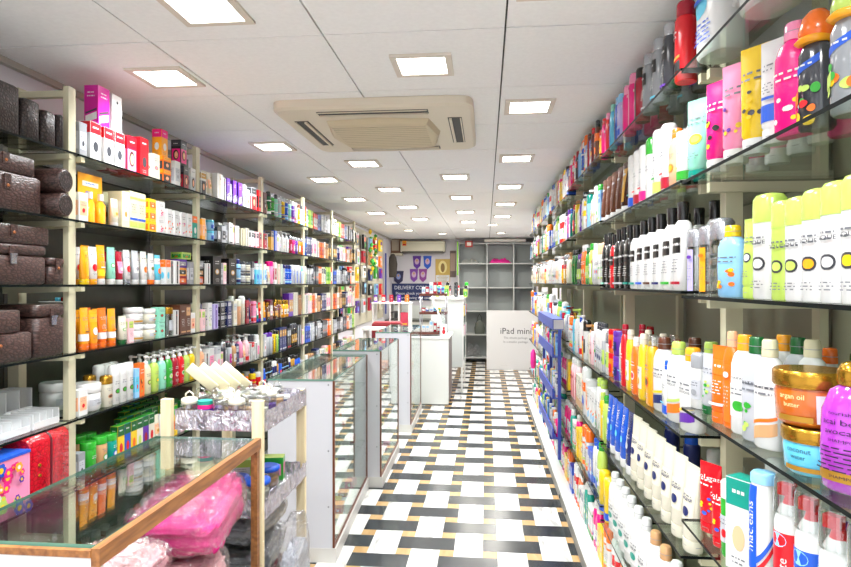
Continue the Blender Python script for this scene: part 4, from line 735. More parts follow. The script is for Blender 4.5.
for a, b, h, lb in ((-22, 21.5, .165, 'largest dark embossed box on the top shelf, at the edge of view'), (24, 41.5, .14, 'second dark embossed box on the top shelf, beside the largest'), (43.5, 57.5, .125, 'third dark embossed box on the top shelf, between two others'), (59.5, 92, .13, 'smallest dark embossed box at the far end of the top shelf')):
    case(a, min(b, 88), LZ[0], h, .17 if a < 60 else .13, lb, CROCB, kind='jewellery_box')
case(-35, 43, LZ[1], .125, .22, 'long brown vanity case with clasp on the second shelf', lid=.0, clasp=1)
case(-30, 36, LZ[1]+.127, .06, .2, 'flat brown case with strap stacked on the long vanity case', clasp=1)
for k, (dz, xx) in enumerate(((.045, -1.60), (.132, -1.635))):
    t = thing('watch_roll', ['brown leather watch roll lying on the second glass shelf', 'brown leather watch roll lying on top of another roll'][k], 'watch roll', (xx-.045+k*.035, 2.088, LZ[1]+dz+.0005), 0, 'cylindrical watch rolls')
    MB().loft([(-.13, .040, .040), (-.125, .044, .044), (.125, .044, .044), (.13, .040, .040)], CROC, 28, M=Matrix.Rotation(PI/2, 4, 'Y')).obj('roll_body', t)
    MB().loft([(.130, .036, .036), (.132, .034, .034)], CROCB, 28, M=Matrix.Rotation(PI/2, 4, 'Y')).obj('end_cap', t)
case(-30, 47.5, LZ[2], .135, .2, 'brown vanity case with metal clasp on the third shelf', clasp=3, lid=.28)
case(-30, 50, LZ[2]+.137, .062, .2, 'flat brown case with rounded strap stacked on the clasped vanity case', clasp=1)
case(49.5, 80, LZ[2], .096, .13, 'small brown box with rounded flap beside the clasped vanity case', clasp=1, lid=.3)
case(-40, 34, LZ[3], .095, .17, 'brown case with copper stud on the fourth shelf', clasp=1)
case(-40, 22, LZ[3]+.097, .075, .16, 'smaller brown case stacked on the copper stud case', clasp=1)
case(36, 78, LZ[3], .185, .2, 'tall rounded brown train case with metal latch on the fourth shelf', clasp=2, lid=.25, tall=1)
# dish of small trinkets on the train case
Xd, Yd = -1.65, wy(56, -1.65)
t = thing('trinket_dish', 'thin white dish lying on the tall brown train case', 'dish', (Xd, Yd, LZ[3]+.186)); MB().loft([(0, .05, .05), (.004, .06, .06), (.006, .058, .058)], WHITE).obj('plate', t)
for k, c in enumerate(('aqua', 'crimson', 'black')):
    tag(MB().rbox(-.008, .008, -.008, .008, 0, .014, .003, mat(c, .2)).obj('trinket', None, (Xd+.03, Yd-.03+k*.03, LZ[3]+.1925)), f'tiny {c} trinket on the white dish on the train case', 'trinket', 'trinkets on the dish')
# acrylic organisers
ACR = thinglass('acrylic', (.92, .93, .94, 1), .38, .75, 1.6); ACRE = mat('e9edef', .15)
def organiser(px0, px1, z, d, h, nx, ny, label, X=-1.56, kind='acrylic_organiser'):
    Y0, Y1 = wy(px0, X), wy(px1, X); t = thing(kind, label, 'organiser', (X-d/2, (Y0+Y1)/2, z+.0004), LRZ, 'clear acrylic organisers'); W = Y1-Y0
    m = MB(); th = .003
    m.box(-W/2, W/2, -d/2, d/2, 0, th, ACR)
    for i in range(nx+1):
        x = -W/2+W*i/nx; m.box(x-th/2, x+th/2, -d/2, d/2, th, h, ACR, ACRE)
    for j in range(ny+1):
        y = -d/2+d*j/ny; hh = h*(.45+.55*j/ny); m.box(-W/2, W/2, y-th/2, y+th/2, th, hh, ACR, ACRE)
    m.obj('tray', t)
organiser(-30, 30, LZ[4], .11, .05, 6, 3, 'low clear acrylic lipstick organiser on the fifth shelf'); organiser(33, 59, LZ[4], .11, .055, 4, 3, 'smaller clear acrylic organiser toward the rack frame on the fifth shelf')
organiser(6, 32, LZ[4], .09, .12, 2, 1, 'tall clear acrylic holder behind the low organisers', -1.69)
for k in range(4):
    put((FB, 'olive', 'olive', 0), -1.76, 1.78+k*.07, LZ[4], LRZ, .17, .05, .05, (SHN[4], LN[0]), row='back')
for s, zz in ((0, LZ[1]), (1, LZ[2]), (2, LZ[3])):
    for k in range(3): put((SC, ('lime', 'amber', 'cream')[(k+s) % 3], 'white', 1, 'green', 'orange'), -1.79, 1.86+k*.1, zz, LRZ, .05, .08, .05, (SHN[s+1], LN[0]), row='back')
# red case and flowered box on the shelf under the organisers
RED = mixtex('red_croc_vinyl', [(0, '7a0512'), (.08, 'c00d22'), (1, 'c8122a')], 64, 'cells', .25, bump=.5, bd=.003, coat=.4)
Yr0, Yr1 = wy(27), 2.138
t = thing('cosmetic_case', 'glossy red embossed cosmetic case beside the flowered box', 'case', (-1.665, (Yr0+Yr1)/2, LZ[5]+.0004), LRZ); W = Yr1-Yr0
MB().rbox(-W/2, W/2, -.135, .135, 0, .235, .03, RED, 5, 'x').obj('container', t)
MB().rbox(-W/2+.085, -W/2+.095, -.138, .137, .0, .237, .03, mat('maroon', .3), 5, 'x').obj('seam', t)
for z in (.10, .135): MB().loft([(0, .006, .006), (.004, .005, .005)], mat('gold', .2, .9), 12, M=Matrix.Translation((-W/2+.03, -.137, z)) @ Matrix.Rotation(PI/2, 4, 'X')).obj('rivet', t)
Yf1 = wy(27)-.006; Yf0 = Yf1-.24
t = thing('gift_box', 'box printed with bright flowers on the sixth shelf beside the red case', 'box', (-1.665, (Yf0+Yf1)/2, LZ[5]+.0004), LRZ)
b = MB(); b.box(-.12, .12, -.13, .13, 0, .19, mat('pink', .4)); r = random.Random(5)
for fn, ww in ((lambda x, z, e: (x, -.13-e, z), .11), (lambda x, z, e: (.12+e, x, z), .12), (lambda x, z, e: (x, z-.095, .19+e), .11)):
    A = Art(b, fn)
    for k in range(34):
        x, z = r.uniform(-ww+.015, ww-.015), r.uniform(.018, .172); q = r.choice((.012, .017, .024)); c = r.choice(('blue', 'white', 'amber', 'lime', 'blue', 'purple', 'hot_pink')); q = min(q, z-.002, .188-z, ww-abs(x))
        for a in range(6): A.disc(x+q*.6*math.cos(a*PI/3), z+q*.6*math.sin(a*PI/3), q*.4, q*.4, mat(c, .4), 8)
        A.disc(x, z, q*.42, q*.42, mat('yellow' if c != 'amber' else 'white', .4), 8)
b.obj('container', t)
l = MB(); l.box(-.122, .122, -.132, .132, .1905, .2, mat('blue', .4)); l.obj('lid', t)
# ================================================================ GLASS COUNTERS
TOPG = thinglass('counter_glass', (.87, .93, .90, 1), .07, .01, 4.0)
def edgebar(t, name, p, q, s, m):
    x0, x1 = sorted((p[0], q[0])); y0, y1 = sorted((p[1], q[1])); z0, z1 = sorted((p[2], q[2])); MB().box(x0-s, x1+s, y0-s, y1+s, z0-(s if z0 != z1 or True else 0), z1+s, m).obj(name, t)
def pane(name, x0, x1, y0, y1, z0, z1, t, e=EDGEL):
    m = MB(); m.box(x0, x1, y0, y1, z0, z1, TOPG); o = m.obj(name, t)
    return o
def topglass(t, x0, x1, y0, y1, z):
    m = MB(); m.box(x0, x1, y0, y1, z-.008, z, TOPG); m.mats.append(EDGEL)
    for i in (1, 2, 3, 4): m.m[i] = 1
    m.obj('glass_top', t)
# nearest counter, with garments inside
C0 = thing('display_counter', 'low glass topped display counter with brown wood edge and bagged clothes inside', 'display counter', (-.945, 1.575, 0))
x0, x1, y0, y1, zt = -.175, .175, -.425, .425, .972
topglass(C0, x0+.0, x1-.004, y0+.004, y1-.002, zt+.008)
MB().box(x1-.004, x1+.014, y0-.01, y1+.012, zt-.030, zt+.006, WOODM).obj('wood_edge', C0)
MB().box(x0, x1-.004, y0-.012, y0-.0, zt-.012, zt+.002, WOODM).obj('wood_edge', C0)
MB().box(x0, x1+.010, y0-.008, y0+.008, .02, zt-.013, WHITE).obj('end_panel', C0)
MB().box(x0, x0+.008, y0+.009, y1, .35, zt-.001, TOPG).obj('back_glass', C0)
MB().box(x1-.012, x1+.010, y1-.012, y1+.010, .02, zt-.031, WOODM).obj('corner_post', C0)
MB().box(x0, x1, y0+.009, y1, .0, .28, mat('d8d8d4', .4)).obj('cabinet_base', C0)
MB().box(x0+.01, x1-.01, y0+.01, y1-.01, .281, .289, mat('7c8084', .4)).obj('shelf_board', C0)
def show_counter(X, Y0, Y1, wd, top, label, rot=0, posts='6b3a22', shelves=(.12, .36, .58, .78)):
    L_ = Y1-Y0; t = thing('display_counter', label, 'display counter', (X, Y0, 0), rot, 'white and glass counters along the aisle'); bm = mat(posts, .4)
    topglass(t, -wd, 0, .0, L_, top)
    m = MB(); m.box(-wd, -.008, .002, .016, .0, top-.012, mat('cdced4', .35)); m.box(-wd, -.008, -.0, .018, top-.012, top-.0085, mat('grey', .4)); m.obj('end_panel', t)
    for z in (top-.03, .3, .6):
        MB().loft([(0, .005, .005), (.002, .004, .004)], mat('grey', .3, .7), 8, M=Matrix.Translation((-.03, .0015, z)) @ Matrix.Rotation(PI/2, 4, 'X')).obj('screw', t)
    for yy in (.0, L_-.014): MB().box(-.0075, .004, yy, yy+.014, .08, top-.0085, bm).obj('corner_post', t)
    MB().box(-.010, .004, .0145, L_-.0145, .08, .094, bm).obj('bottom_rail', t)
    pane('front_glass', -.004, .0, .016, L_-.016, .096, top-.010, t)
    MB().box(-wd, .012, -.0, L_, .001, .078, mat('d0cfca', .4)).obj('base', t)
    MB().box(-wd, -wd+.012, .019, L_, .08, top-.01, mat('d8d8d4', .5)).obj('back_panel', t)
    for z in shelves[1:]:
        m = MB(); m.box(-wd+.013, -.012, .019, L_-.016, z-.006, z, GLASS); m.mats.append(EDGEL)
        for i in (1, 2, 3, 4): m.m[i] = 1
        m.obj('glass_shelf', t)
    return t
counters = [(-.812, 3.235, 4.44, .36, .985, math.radians(2.6), 'first white ended glass counter past the wooden tray stand'), (-.768, 4.46, 5.46, .36, 1.01, math.radians(.8), 'second white ended glass counter along the aisle'), (-.752, 6.14, 7.28, .36, 1.01, math.radians(1), 'third glass counter, before the tall white desk')]
WARES = [(SC, 'orange', 'orange', 1, 'red', 'white'), (SC, 'white', 'white', 1, 'grey', 'gold'), (SC, 'yellow', 'yellow', 1, 'orange', 'red'), (SC, 'silver', 'white', 1, 'navy', 'grey'), (CC, 'white', 'white', 9, 'silver', 'grey'), (SC, 'pink', 'white', 3, 'red', 'white'), (SC, 'lime', 'white', 3, 'green', 'white'), (SC, 'crimson', 'white', 1, 'gold', 'white')]
CN = ['first glass counter', 'second glass counter', 'third glass counter']
for ci, (X, Y0, Y1, wd, top, rot, lab) in enumerate(counters):
    show_counter(X, Y0, Y1, wd, top, lab, rot)
    for si, z in enumerate((.079, .36, .58, .78)):
        y = .07
        while y < Y1-Y0-.1:
            d = WARES[(R.randrange(8) if si else R.choice((0, 2, 5, 6, 7)))]; w_ = R.uniform(.06, .1); h = R.uniform(.02, .05) if d[0] == SC else R.uniform(.06, .1)
            if si == 3 and ci == 0 and y > .35: w_ = .1
            lx, ly = -.075-R.uniform(0, .05), y+w_/2
            gx_, gy_ = X+lx*math.cos(rot)-ly*math.sin(rot), Y0+lx*math.sin(rot)+ly*math.cos(rot)
            put(d, gx_, gy_, z, LRZ+rot, h, w_, .06, (['base', 'lower shelf', 'middle shelf', 'upper shelf'][si], CN[ci]), jit=.1)
            y += w_+R.uniform(.02, .12)
# ================================================================ WOODEN TRAY STAND
SX0, SX1, SY0, SY1 = -1.10, -.775, 2.035, 2.53
t = thing('tray_stand', 'pale wooden stand holding foil wrapped trays beside the first counter', 'stand', ((SX0+SX1)/2, (SY0+SY1)/2, 0))
hx, hy = (SX1-SX0)/2, (SY1-SY0)/2
for sx in (-1, 1):
    for sy in (-1, 1): MB().box(sx*hx-.018, sx*hx+.018, sy*hy-.012, sy*hy+.012, 0, 1.10 if sy < 0 else 1.055, PINE).obj('post', t)
def foil_tray(t, z0, z1, name):
    m = MB(); r = random.Random(int(z0*100)); n = 22
    for (xa, ya, xb, yb) in ((-hx+.02, -hy-.006+.02, hx+.0, -hy+.014), (hx+.022, -hy+.013, hx+.022, hy-.0), (hx, hy-.016, -hx+.02, hy-.016), (-hx+.02, hy-.016, -hx+.02, -hy+.014)):
        vs = []
        dx, dy = xb-xa, yb-ya; L_ = math.hypot(dx, dy); nx_, ny_ = dy/L_, -dx/L_
        for j in range(5):
            for i in range(n+1):
                o = (r.uniform(-.004, .004) if 0 < i < n else 0); vs.append((xa+dx*i/n+nx_*o, ya+dy*i/n+ny_*o, z0+(z1-z0)*j/4+(r.uniform(-.003, .003) if j == 4 else 0)))
        m.add(vs, [(j*(n+1)+i, j*(n+1)+i+1, (j+1)*(n+1)+i+1, (j+1)*(n+1)+i) for j in range(4) for i in range(n)], FOIL, True)
    m.box(-hx+.02, hx+.02, -hy+.014, hy-.014, z0, z0+.012, FOIL); m.obj(name, t)
for z0, z1 in ((.99, 1.06), (.69, .752)): foil_tray(t, z0, z1, 'foil_tray')
sc = ((SX0+SX1)/2, (SY0+SY1)/2)
def clear_tub(x, y, z, r, h, lid, label, fill_=None, grp='clear plastic tubs on the tray stand', cat='tub', kind='plastic_tub', handle=True):
    t = thing(kind, label, cat, (x, y, z+.0004), R.uniform(-.5, .5), grp)
    MB().loft([(0, r*.85, r*.85), (h*.1, r, r), (h*.85, r, r), (h, r*.9, r*.9)], CLEAR, 20).obj('container', t)
    if fill_: MB().loft([(.003, r*.8, r*.8), (h*.12, r*.94, r*.94), (h*.6, r*.94, r*.94)], mat(fill_, .7), 16).obj('filling', t)
    lm = CLEAR if lid == 'clear' else mat(lid, .3); MB().loft([(h, r*1.02, r*1.02), (h+.004, r*1.08, r*1.08), (h+.016, r*1.05, r*1.05), (h+.02, r*.8, r*.8)], lm, 20).obj('lid', t)
    if handle: MB().tube([(-r*.6, 0, h+.018), (-r*.5, 0, h+.034), (0, 0, h+.042), (r*.5, 0, h+.034), (r*.6, 0, h+.018)], .003, CLEAR if lid == 'clear' else lm, 6).obj('handle', t)
k = 0
names_ = ['nearest to the wooden post by the counter', 'beside the striped cup', 'in the front row of tubs']
for j in range(4):
    for i in range(5):
        x, y = SX0+.05+i*.058, SY0+.06+j*.085
        if (i, j) == (1, 0):
            t = thing('sponge_stack', 'round stack of striped coloured sponges among the clear tubs', 'sponges', (x, y, 1.0025)); cc = ('red', 'blue', 'yellow', 'purple', 'hot_pink', 'teal')
            for q in range(6): MB().loft([(q*.014, .026, .026), (q*.014+.0135, .026, .026)], mat(cc[q], .7), 20).obj('sponge', t)
            continue
        f = ('tan', 'ivory', None, 'purple', 'peach')[(i+2*j) % 5]
        clear_tub(x, y, 1.0025, .0265, .072, 'clear' if (i+j) % 3 else 'ivory', f"clear plastic tub with {COLW(f) if f else 'no'} filling, {ordn[j]} row, {['first', 'second', 'third', 'fourth', 'fifth'][i]} across the tray", f)
for k, (x, y, c) in enumerate(((-.83, 2.42, 'navy'), (-.90, 2.46, 'blue'), (-.97, 2.44, 'hot_pink'))):
    put((SC, 'white', 'white', 1, c, 'grey'), x, y, 1.0025, .3, .05 if k else .045, .075, .05, ('top tray', 'wooden stand'), look=f'white carton with {COLW(c)} mark')
for k in range(4):   # fan of wooden handled brushes / files
    a = .85; t = tag(link('bath_brush', MB().rbox(-.02, .02, -.006, .006, 0, .13, .005, mat('cream', .5), M=Matrix.Rotation(-a, 4, 'Y')).mesh('bath_brush')), f"ivory flat brush leaning in a fan, {['outermost', 'second', 'third', 'innermost'][k]} toward the aisle", 'brush', 'ivory brushes above the tray')
    t.location = (-1.02+k*.034, 2.24+k*.022, 1.10); t.rotation_euler = (0, 0, .2)
for k, (x, y, f, lc) in enumerate(((-.86, 2.36, 'tan', 'blue'), (-.93, 2.22, 'peach', 'blue'), (-.84, 2.20, 'ivory', 'blue'))):
    clear_tub(x, y, .7025, .045, .06, lc, ['blue lidded jar of tan cream on the lower tray, farthest', 'blue lidded jar of peach cream on the lower tray', 'blue lidded jar on the lower tray closest to the counter'][k], f, 'blue lidded jars', 'jar', 'plastic_jar', False)
put((SC, 'green', 'lime', 1, 'pink', 'white'), -.87, 2.45, .7025, .2, .09, .09, .06, ('lower tray', 'wooden stand')); put((SC, 'lime', 'lime', 1, 'white', 'pink'), -.97, 2.40, .7025, .2, .1, .09, .06, ('lower tray', 'wooden stand'))
# ================================================================ BAGGED CLOTHES
def bagged(x, y, z, w_, d_, h, col, label, rz=0, tilt=0, seed=1, folds=3):
    w_, d_, h = w_*.95, d_*.94, h*.93
    t = thing('bagged_garment', label, 'bagged garment', (x, y, z), rz, 'folded clothes in plastic bags'); t.rotation_euler = (tilt, 0, rz)
    def lump(sx, sy, sz, amp, fr, m, name, nn, fold):
        vs, fs = [], []; N, K = nn; sd = Vector((seed*3.1, seed*1.7, seed*.9))
        for j in range(K+1):
            ph = -PI/2+PI*j/K
            for i in range(N):
                th = 2*PI*i/N; c = lambda v, e: math.copysign(abs(v)**e, v)
                p = Vector((sx*c(math.cos(th), .35)*c(math.cos(ph), .35), sy*c(math.sin(th), .35)*c(math.cos(ph), .35), sz*c(math.sin(ph), .7)))
                q = p*fr+sd; o = noise.noise(q*.5)*amp*1.6
                rdg = ((1-abs(noise.noise(q*1.3+Vector((9, 1, 4)))))**6+(1-abs(noise.noise(q*2.4+Vector((2, 7, 4)))))**8*.6)*amp*1.5
                f = abs(math.sin((p.z/sz*.5+.5)*PI*folds+.6*noise.noise(q*.3)))**.5*.014 if fold else 0
                n_ = Vector((p.x/sx, p.y/sy, 0)); rim = min(1, n_.length)
                p = p+n_*(f-.010 if fold else 0)*rim+Vector((p.x/sx*.3, p.y/sy*.3, p.z/sz))*(o+rdg)
                vs.append((p.x, p.y, max(p.z, -sz)+sz))
        for j in range(K):
            for i in range(N): fs.append((j*N+i, j*N+(i+1) % N, (j+1)*N+(i+1) % N, (j+1)*N+i))
        MB().add(vs, fs, m, True).obj(name, t)
    lump(w_/2*.91, d_/2*.91, h/2*.80, .013, 30, mat(col, .8), 'folded_cloth', (96, 60), True); lump(w_/2, d_/2, h/2*.98, .008, 34, BAG, 'plastic_bag', (110, 60), False)
zz = .29
bagged(-.945, 1.36, .29, .30, .36, .16, '232327', 'black bagged garment at the bottom near the white end panel', .05, 0, 1)
bagged(-.93, 1.77, .29, .29, .40, .16, 'navy', 'navy bagged garment lowest under the pale blue one', -.05, 0, 2)
bagged(-.945, 1.30, .46, .29, .25, .15, '2b2b30', 'black bagged garment under the glass top by the end panel', .1, 0, 3)
bagged(-.915, 1.66, .46, .31, .44, .12, 'a9c3d6', 'pale blue bagged garment under the pale pink one', .08, 0, 4)
bagged(-.90, 1.64, .59, .30, .42, .13, 'e6a9ae', 'pale pink folded garment in a bag under the hot pink one', .12, 0, 5, 5)
bagged(-.90, 1.80, .745, .30, .36, .14, 'd8107c', 'hot pink bagged garment on top of the pile under the glass', .12, .12, 6, 2)
bagged(-.945, 1.30, .62, .28, .24, .10, '565c60', 'grey bagged garment just under the glass near the end panel', 0, 0, 7)
bagged(-.95, 1.46, .735, .26, .28, .08, 'e6a9ae', 'thin pale pink bagged garment beside the hot pink one', 0, 0, 8)
for k, (z, h, c, lb, rz) in enumerate(((.565, .115, '8f9196', 'light grey bagged garment directly under the lower foil tray', -.08), (.44, .12, '6a6c70', 'grey bagged garment second under the lower foil tray', .1), (.31, .125, '6e3440', 'dusky maroon bagged garment in the pile on the stand', -.05), (.18, .125, '3d3f45', 'dark grey bagged garment under the maroon one on the stand', .06), (.05, .125, '2b2b30', 'black bagged garment lowest on the tray stand', 0))):
    bagged(-.925+(k % 2)*.01, 2.285, z, .25, .39, h-.02, c, lb, rz, 0, 20+k, 3)
bagged(-.70, 2.19, .002, .075, .26, .70, 'a3a6ac', 'tall grey plastic bag bulging out between counter and stand', .05, 0, 31, 7)
bagged(-.70, 1.90, .002, .07, .24, .60, '1e6fb8', 'bright blue bagged garment standing outside the counter corner', -.05, 0, 32, 5)
# ================================================================ BACK OF THE SHOP
def bx(t, name, x0, x1, y0, y1, z0, z1, m): return MB().box(x0, x1, y0, y1, z0, z1, m).obj(name, t)
def at(px, py, Y):
    "point on the plane y = Y seen at pixel (px, py)"
    k = (px-425.5)/F; X = Y*(k*cs-sn)/(cs+k*sn); d = dep(X, Y); return X, 1.5-(py-283.5)*d/F
# open grey wall unit
Yc = 11.7; xa = at(458, 300, Yc)[0]; GW = mat('b7bab8', .5); GI = mat('9da3a3', .6)
xb = .9; t = thing('shelving_unit', 'tall empty grey cubby shelving unit across the back wall', 'shelving unit', (xa, Yc, 0))
bx(t, 'back_panel', 0, xb-xa, .33, .35, .0, 2.28, GI)
cols = [0]+[at(p, 300, Yc)[0]-xa for p in (486.6, 513.2)]+[at(539.5, 300, Yc)[0]-xa, xb-xa-.02]
for x in cols: bx(t, 'upright', x, x+.02, 0, .329, 0, 2.28, GW)
zs = [at(500, p, Yc)[1] for p in (263, 287.2, 311, 334.5, 357.5)]+[2.27]
for z in zs:
    for a, b in zip(cols, cols[1:]): bx(t, 'shelf_board', a+.021, b-.001, .001, .328, z-.02, z, GW)
# hand poster board
Yp = 10.75; x0, z1 = at(486.6, 310.8, Yp); x1 = x0+.97
t = thing('poster_board', 'white poster board reading iPad mini, standing before the grey shelving unit', 'poster board', (x0, Yp, 0)); z1 = 1.03
m = MB(); m.box(0, x1-x0, 0, .03, .002, z1, mat('dcdcdc', .5)); A = Art(m, lambda x, z, e: (x, -e, z)); tk = mat('3a3a3e', .6); tg_ = mat('77777c', .6)
xm = (x1-x0)*.52
A.text('iPad mini', xm, .68, .15, tk, maxw=.68); A.text('The whole package.', xm, .56, .052, tg_, maxw=.5); A.text('In a smaller package.', xm, .49, .052, tg_, maxw=.5); A.text('.............................', .3, .09, .02, tg_)
m.obj('panel', t)
# cloth and oddments in the cubbies
def wad(name, x, y, z, w_, d_, h, m, lab, cat, seed):
    t = MB(); n = 18; vs = []
    for j in range(n+1):
        for i in range(n+1):
            u, v = i/n-.5, j/n-.5; e = max(0, 1-(4*max(u*u, v*v))**2); q = noise.noise(Vector((u*7+seed, v*7, 0)))
            vs.append((u*w_, v*d_, h*e*(.55+.8*q) if e > 0 else 0))
    vs = [(a, b, max(.001, c)) for a, b, c in vs]; N = len(vs)
    fs = [(j*(n+1)+i, j*(n+1)+i+1, (j+1)*(n+1)+i+1, (j+1)*(n+1)+i) for j in range(n) for i in range(n)]
    t.add(vs+[(a, b, 0) for a, b, c in vs], fs+[tuple(N+k for k in f[::-1]) for f in fs], m, True); return tag(t.obj(name, None, (x, y, z+.0006)), lab, cat)
zt_ = at(500, 263, Yc)[1]
wad('pink_cloth', at(500, 260, Yc+.12)[0], Yc+.14, zt_, .42, .24, .10, mat('d8208a', .7), 'bright pink crumpled cloth on the top shelf of the grey unit', 'cloth', 2)
wad('grey_cloth', at(470, 260, Yc+.12)[0], Yc+.14, zt_, .36, .22, .09, mat('9a9c98', .7), 'grey crumpled cloth on the top shelf beside the pink cloth', 'cloth', 5)
wad('plastic_wrap', at(472, 350, Yc+.12)[0], Yc+.16, zs[4], .36, .24, .25, BAG, 'crumpled clear plastic wrap in the bottom cubby', 'plastic wrap', 7)
wad('yellow_packet', at(463, 352, Yc+.12)[0], Yc+.03, zs[4], .08, .05, .08, mat('amber', .5), 'small yellow packet at the front of the bottom cubby', 'packet', 8)
x, z = at(479.5, 326, Yc+.02)
t = thing('hanging_pouch', 'dark hanging pouch in the grey unit beside the poster board', 'pouch', (x, Yc+.10, zs[3])); MB().loft([(0.002, .09, .05, 3), (.12, .10, .06, 2.4), (.22, .07, .03), (.26, .02, .01)], mat('4b5048', .6)).obj('container', t); MB().tube([(-.05, 0, .22), (-.03, 0, .33), (0, 0, .38), (.03, 0, .33), (.05, 0, .22)], .008, mat('4b5048', .6)).obj('strap', t)
x0_, z_ = at(484, 236, Yc-.1); t = thing('rolled_poster', 'long white roll lying on top of the grey shelving unit', 'roll', (x0_, Yc+.02, 0)); MB().loft([(0, .03, .03), (.005, .035, .035), (.78, .035, .035), (.785, .03, .03)], mat('e8e6df', .5), M=Matrix.Translation((0, .04, 2.3165)) @ Matrix.Rotation(PI/2, 4, 'Y')).obj('tube', t)
x, z = at(469, 244, Yc-.2); t = thing('hanging_sign', 'small red hanging tag below the ceiling before the grey unit', 'sign', (x, Yc-.2, z-.06), .2); MB().box(-.07, .07, 0, .012, 0, .12, mat('9a2a24', .5)).box(-.04, .04, -.002, -.0005, .03, .09, mat('d8cfc4', .5)).obj('panel', t); MB().tube([(0, .006, .12), (0, .006, CEIL-z+.058)], .002, mat('grey', .5)).obj('string', t)
x, z = at(457.5, 262, Yc-.03); t = tag(MB().box(-.012, .012, -.02, .0, 1.66, 2.30, mat('7cc42e', .4)).obj('green_strip', None, (x, Yc-.001, 0)), 'bright green vertical strip at the edge of the grey unit', 'strip')
# split air conditioner and the wall behind the desk
Yw = YB-.001
xa_, za = at(401.7, 254, Yw); xb_, zb = at(445.5, 238.5, Yw)
t = thing('wall_air_conditioner', 'cream split air conditioner high on the back wall', 'air conditioner', ((xa_+xb_)/2, Yw, za)); hw = (xb_-xa_)/2; h = min(zb, 2.33)-za
MB().rbox(-hw, hw, -.2, 0, .03, h, .02, mat('e3dfc8', .4), axis='x').obj('casing', t); MB().box(-hw+.03, hw-.03, -.202, -.03, 0.012, .045, mat('5b5a52', .5)).obj('air_outlet', t)
s_ = MB().box(-hw+.04, -hw+.12, -.2035, -.2005, .15, .25, mat('amber', .5)); s_.box(-hw+.05, -hw+.11, -.2045, -.204, .16, .19, mat('red', .5)); s_.obj('sticker', t)
MB().box(-hw+.02, hw-.02, -.2025, -.2005, h*.75, h*.77, mat('b8b49e', .5)).obj('seam', t)
x, z = at(396.5, 245, Yw); t = thing('altar_cabinet', 'small brown wall cabinet with shelf beside the air conditioner', 'cabinet', (x, Yw, z-.17)); MB().box(-.10, .10, -.16, 0, 0, .30, mat('6e4e3a', .5)).obj('container', t); MB().box(-.07, .07, -.163, -.1605, .05, .26, mat('a89a86', .5)).obj('door', t); MB().box(-.11, .14, -.2, 0, -.045, -.002, mat('d5cdb6', .5)).obj('ledge', t)
# counter sign
xa_, za = at(391.5, 300.2, Yw); xb_, zb = at(440, 283.5, Yw)
xa_ = max(xa_, XL+.005); sw = xb_-xa_
m = MB().box(0, sw, -.02, 0, 0, zb-za, mat('1d2c60', .45)); A = Art(m, lambda x, z, e: (x, -.02-e, z)); tw = mat('e6e8f2', .6)
A.text('DELIVERY COUNTER', sw*.5, (zb-za)*.76, .10, tw, maxw=sw*.9); A.text('Please check your product', sw*.5, (zb-za)*.42, .075, tw, maxw=sw*.86); A.text('before leaving this counter', sw*.5, (zb-za)*.16, .075, tw, maxw=sw*.86)
tag(m.obj('counter_sign', None, (xa_, Yw, za)), 'dark blue sign reading DELIVERY COUNTER on the back wall', 'sign')
# pennants and posters
for k, (px, py, c) in enumerate(((417, 262, 'purple'), (427.5, 262, 'blue'), (414, 275, '7a3aa0'), (423, 275, '8a3a90'), (398.5, 277, '2c2a50'))):
    x, z = at(px, py, Yw); w_, h = (.11, .24) if k < 4 else (.14, .24); m = MB()
    m.add([(-w_/2*1.5, 0, h/2), (w_/2*1.5, 0, h/2), (w_/2*1.2, 0, -h/3), (0, 0, -h*.6), (-w_/2*1.2, 0, -h/3)]+[(a, .012, b) for a, b in ((-w_/2*1.5, h/2), (w_/2*1.5, h/2), (w_/2*1.2, -h/3), (0, -h*.6), (-w_/2*1.2, -h/3))],
          [(4, 3, 2, 1, 0), (5, 6, 7, 8, 9), (0, 1, 6, 5), (1, 2, 7, 6), (2, 3, 8, 7), (3, 4, 9, 8), (4, 0, 5, 9)], mat(c, .5))
    A = Art(m, lambda x, z, e: (x, -e, z)); A.disc(0, .01, .045, .06, mat('c8a8c8' if k != 4 else '8a9ad0', .5)); A.disc(0, .03, .02, .025, mat('tan', .5))
    tag(m.obj('pennant', None, (x, Yw-.014, z)), ['purple pennant under the air conditioner, upper of two', 'blue pennant under the air conditioner, upper row', 'violet pennant lower row, nearer the sign edge', 'plum pennant lower row beside the gold poster', 'dark poster with purple figure above the blue sign'][k], 'pennant', 'pennants on the back wall')
xa_, za = at(435.5, 282, Yw); xb_, zb = at(450, 259, Yw); m = MB().box(0, xb_-xa_, -.012, 0, 0, zb-za, mat('c9a850', .5)); A = Art(m, lambda x, z, e: (x, -.012-e, z)); ww, hh = xb_-xa_, zb-za
A.disc(ww*.5, hh*.65, ww*.3, hh*.28, mat('e8d890', .5)); A.disc(ww*.5, hh*.62, ww*.14, hh*.2, mat('8a6a30', .5)); A.grid(.01, ww-.01, .01, hh*.3, mat('d8dce0', .5)); A.lines(ww/2, hh*.26, ww*.8, 4, hh*.06, mat('b89a40', .5), 3)
tag(m.obj('wall_calendar', None, (xa_, Yw, za)), 'gold calendar with pale lower half on the back wall', 'calendar')
x, z = at(453, 266, Yw); tag(MB().box(-.06, .06, -.012, 0, -.22, .3, mat('6f5f58', .6)).box(-.05, .05, -.014, -.0125, -.1, .25, mat('a89080', .5)).obj('notice_board', None, (x, Yw, z)), 'narrow brown notice board beside the gold calendar', 'notice board')
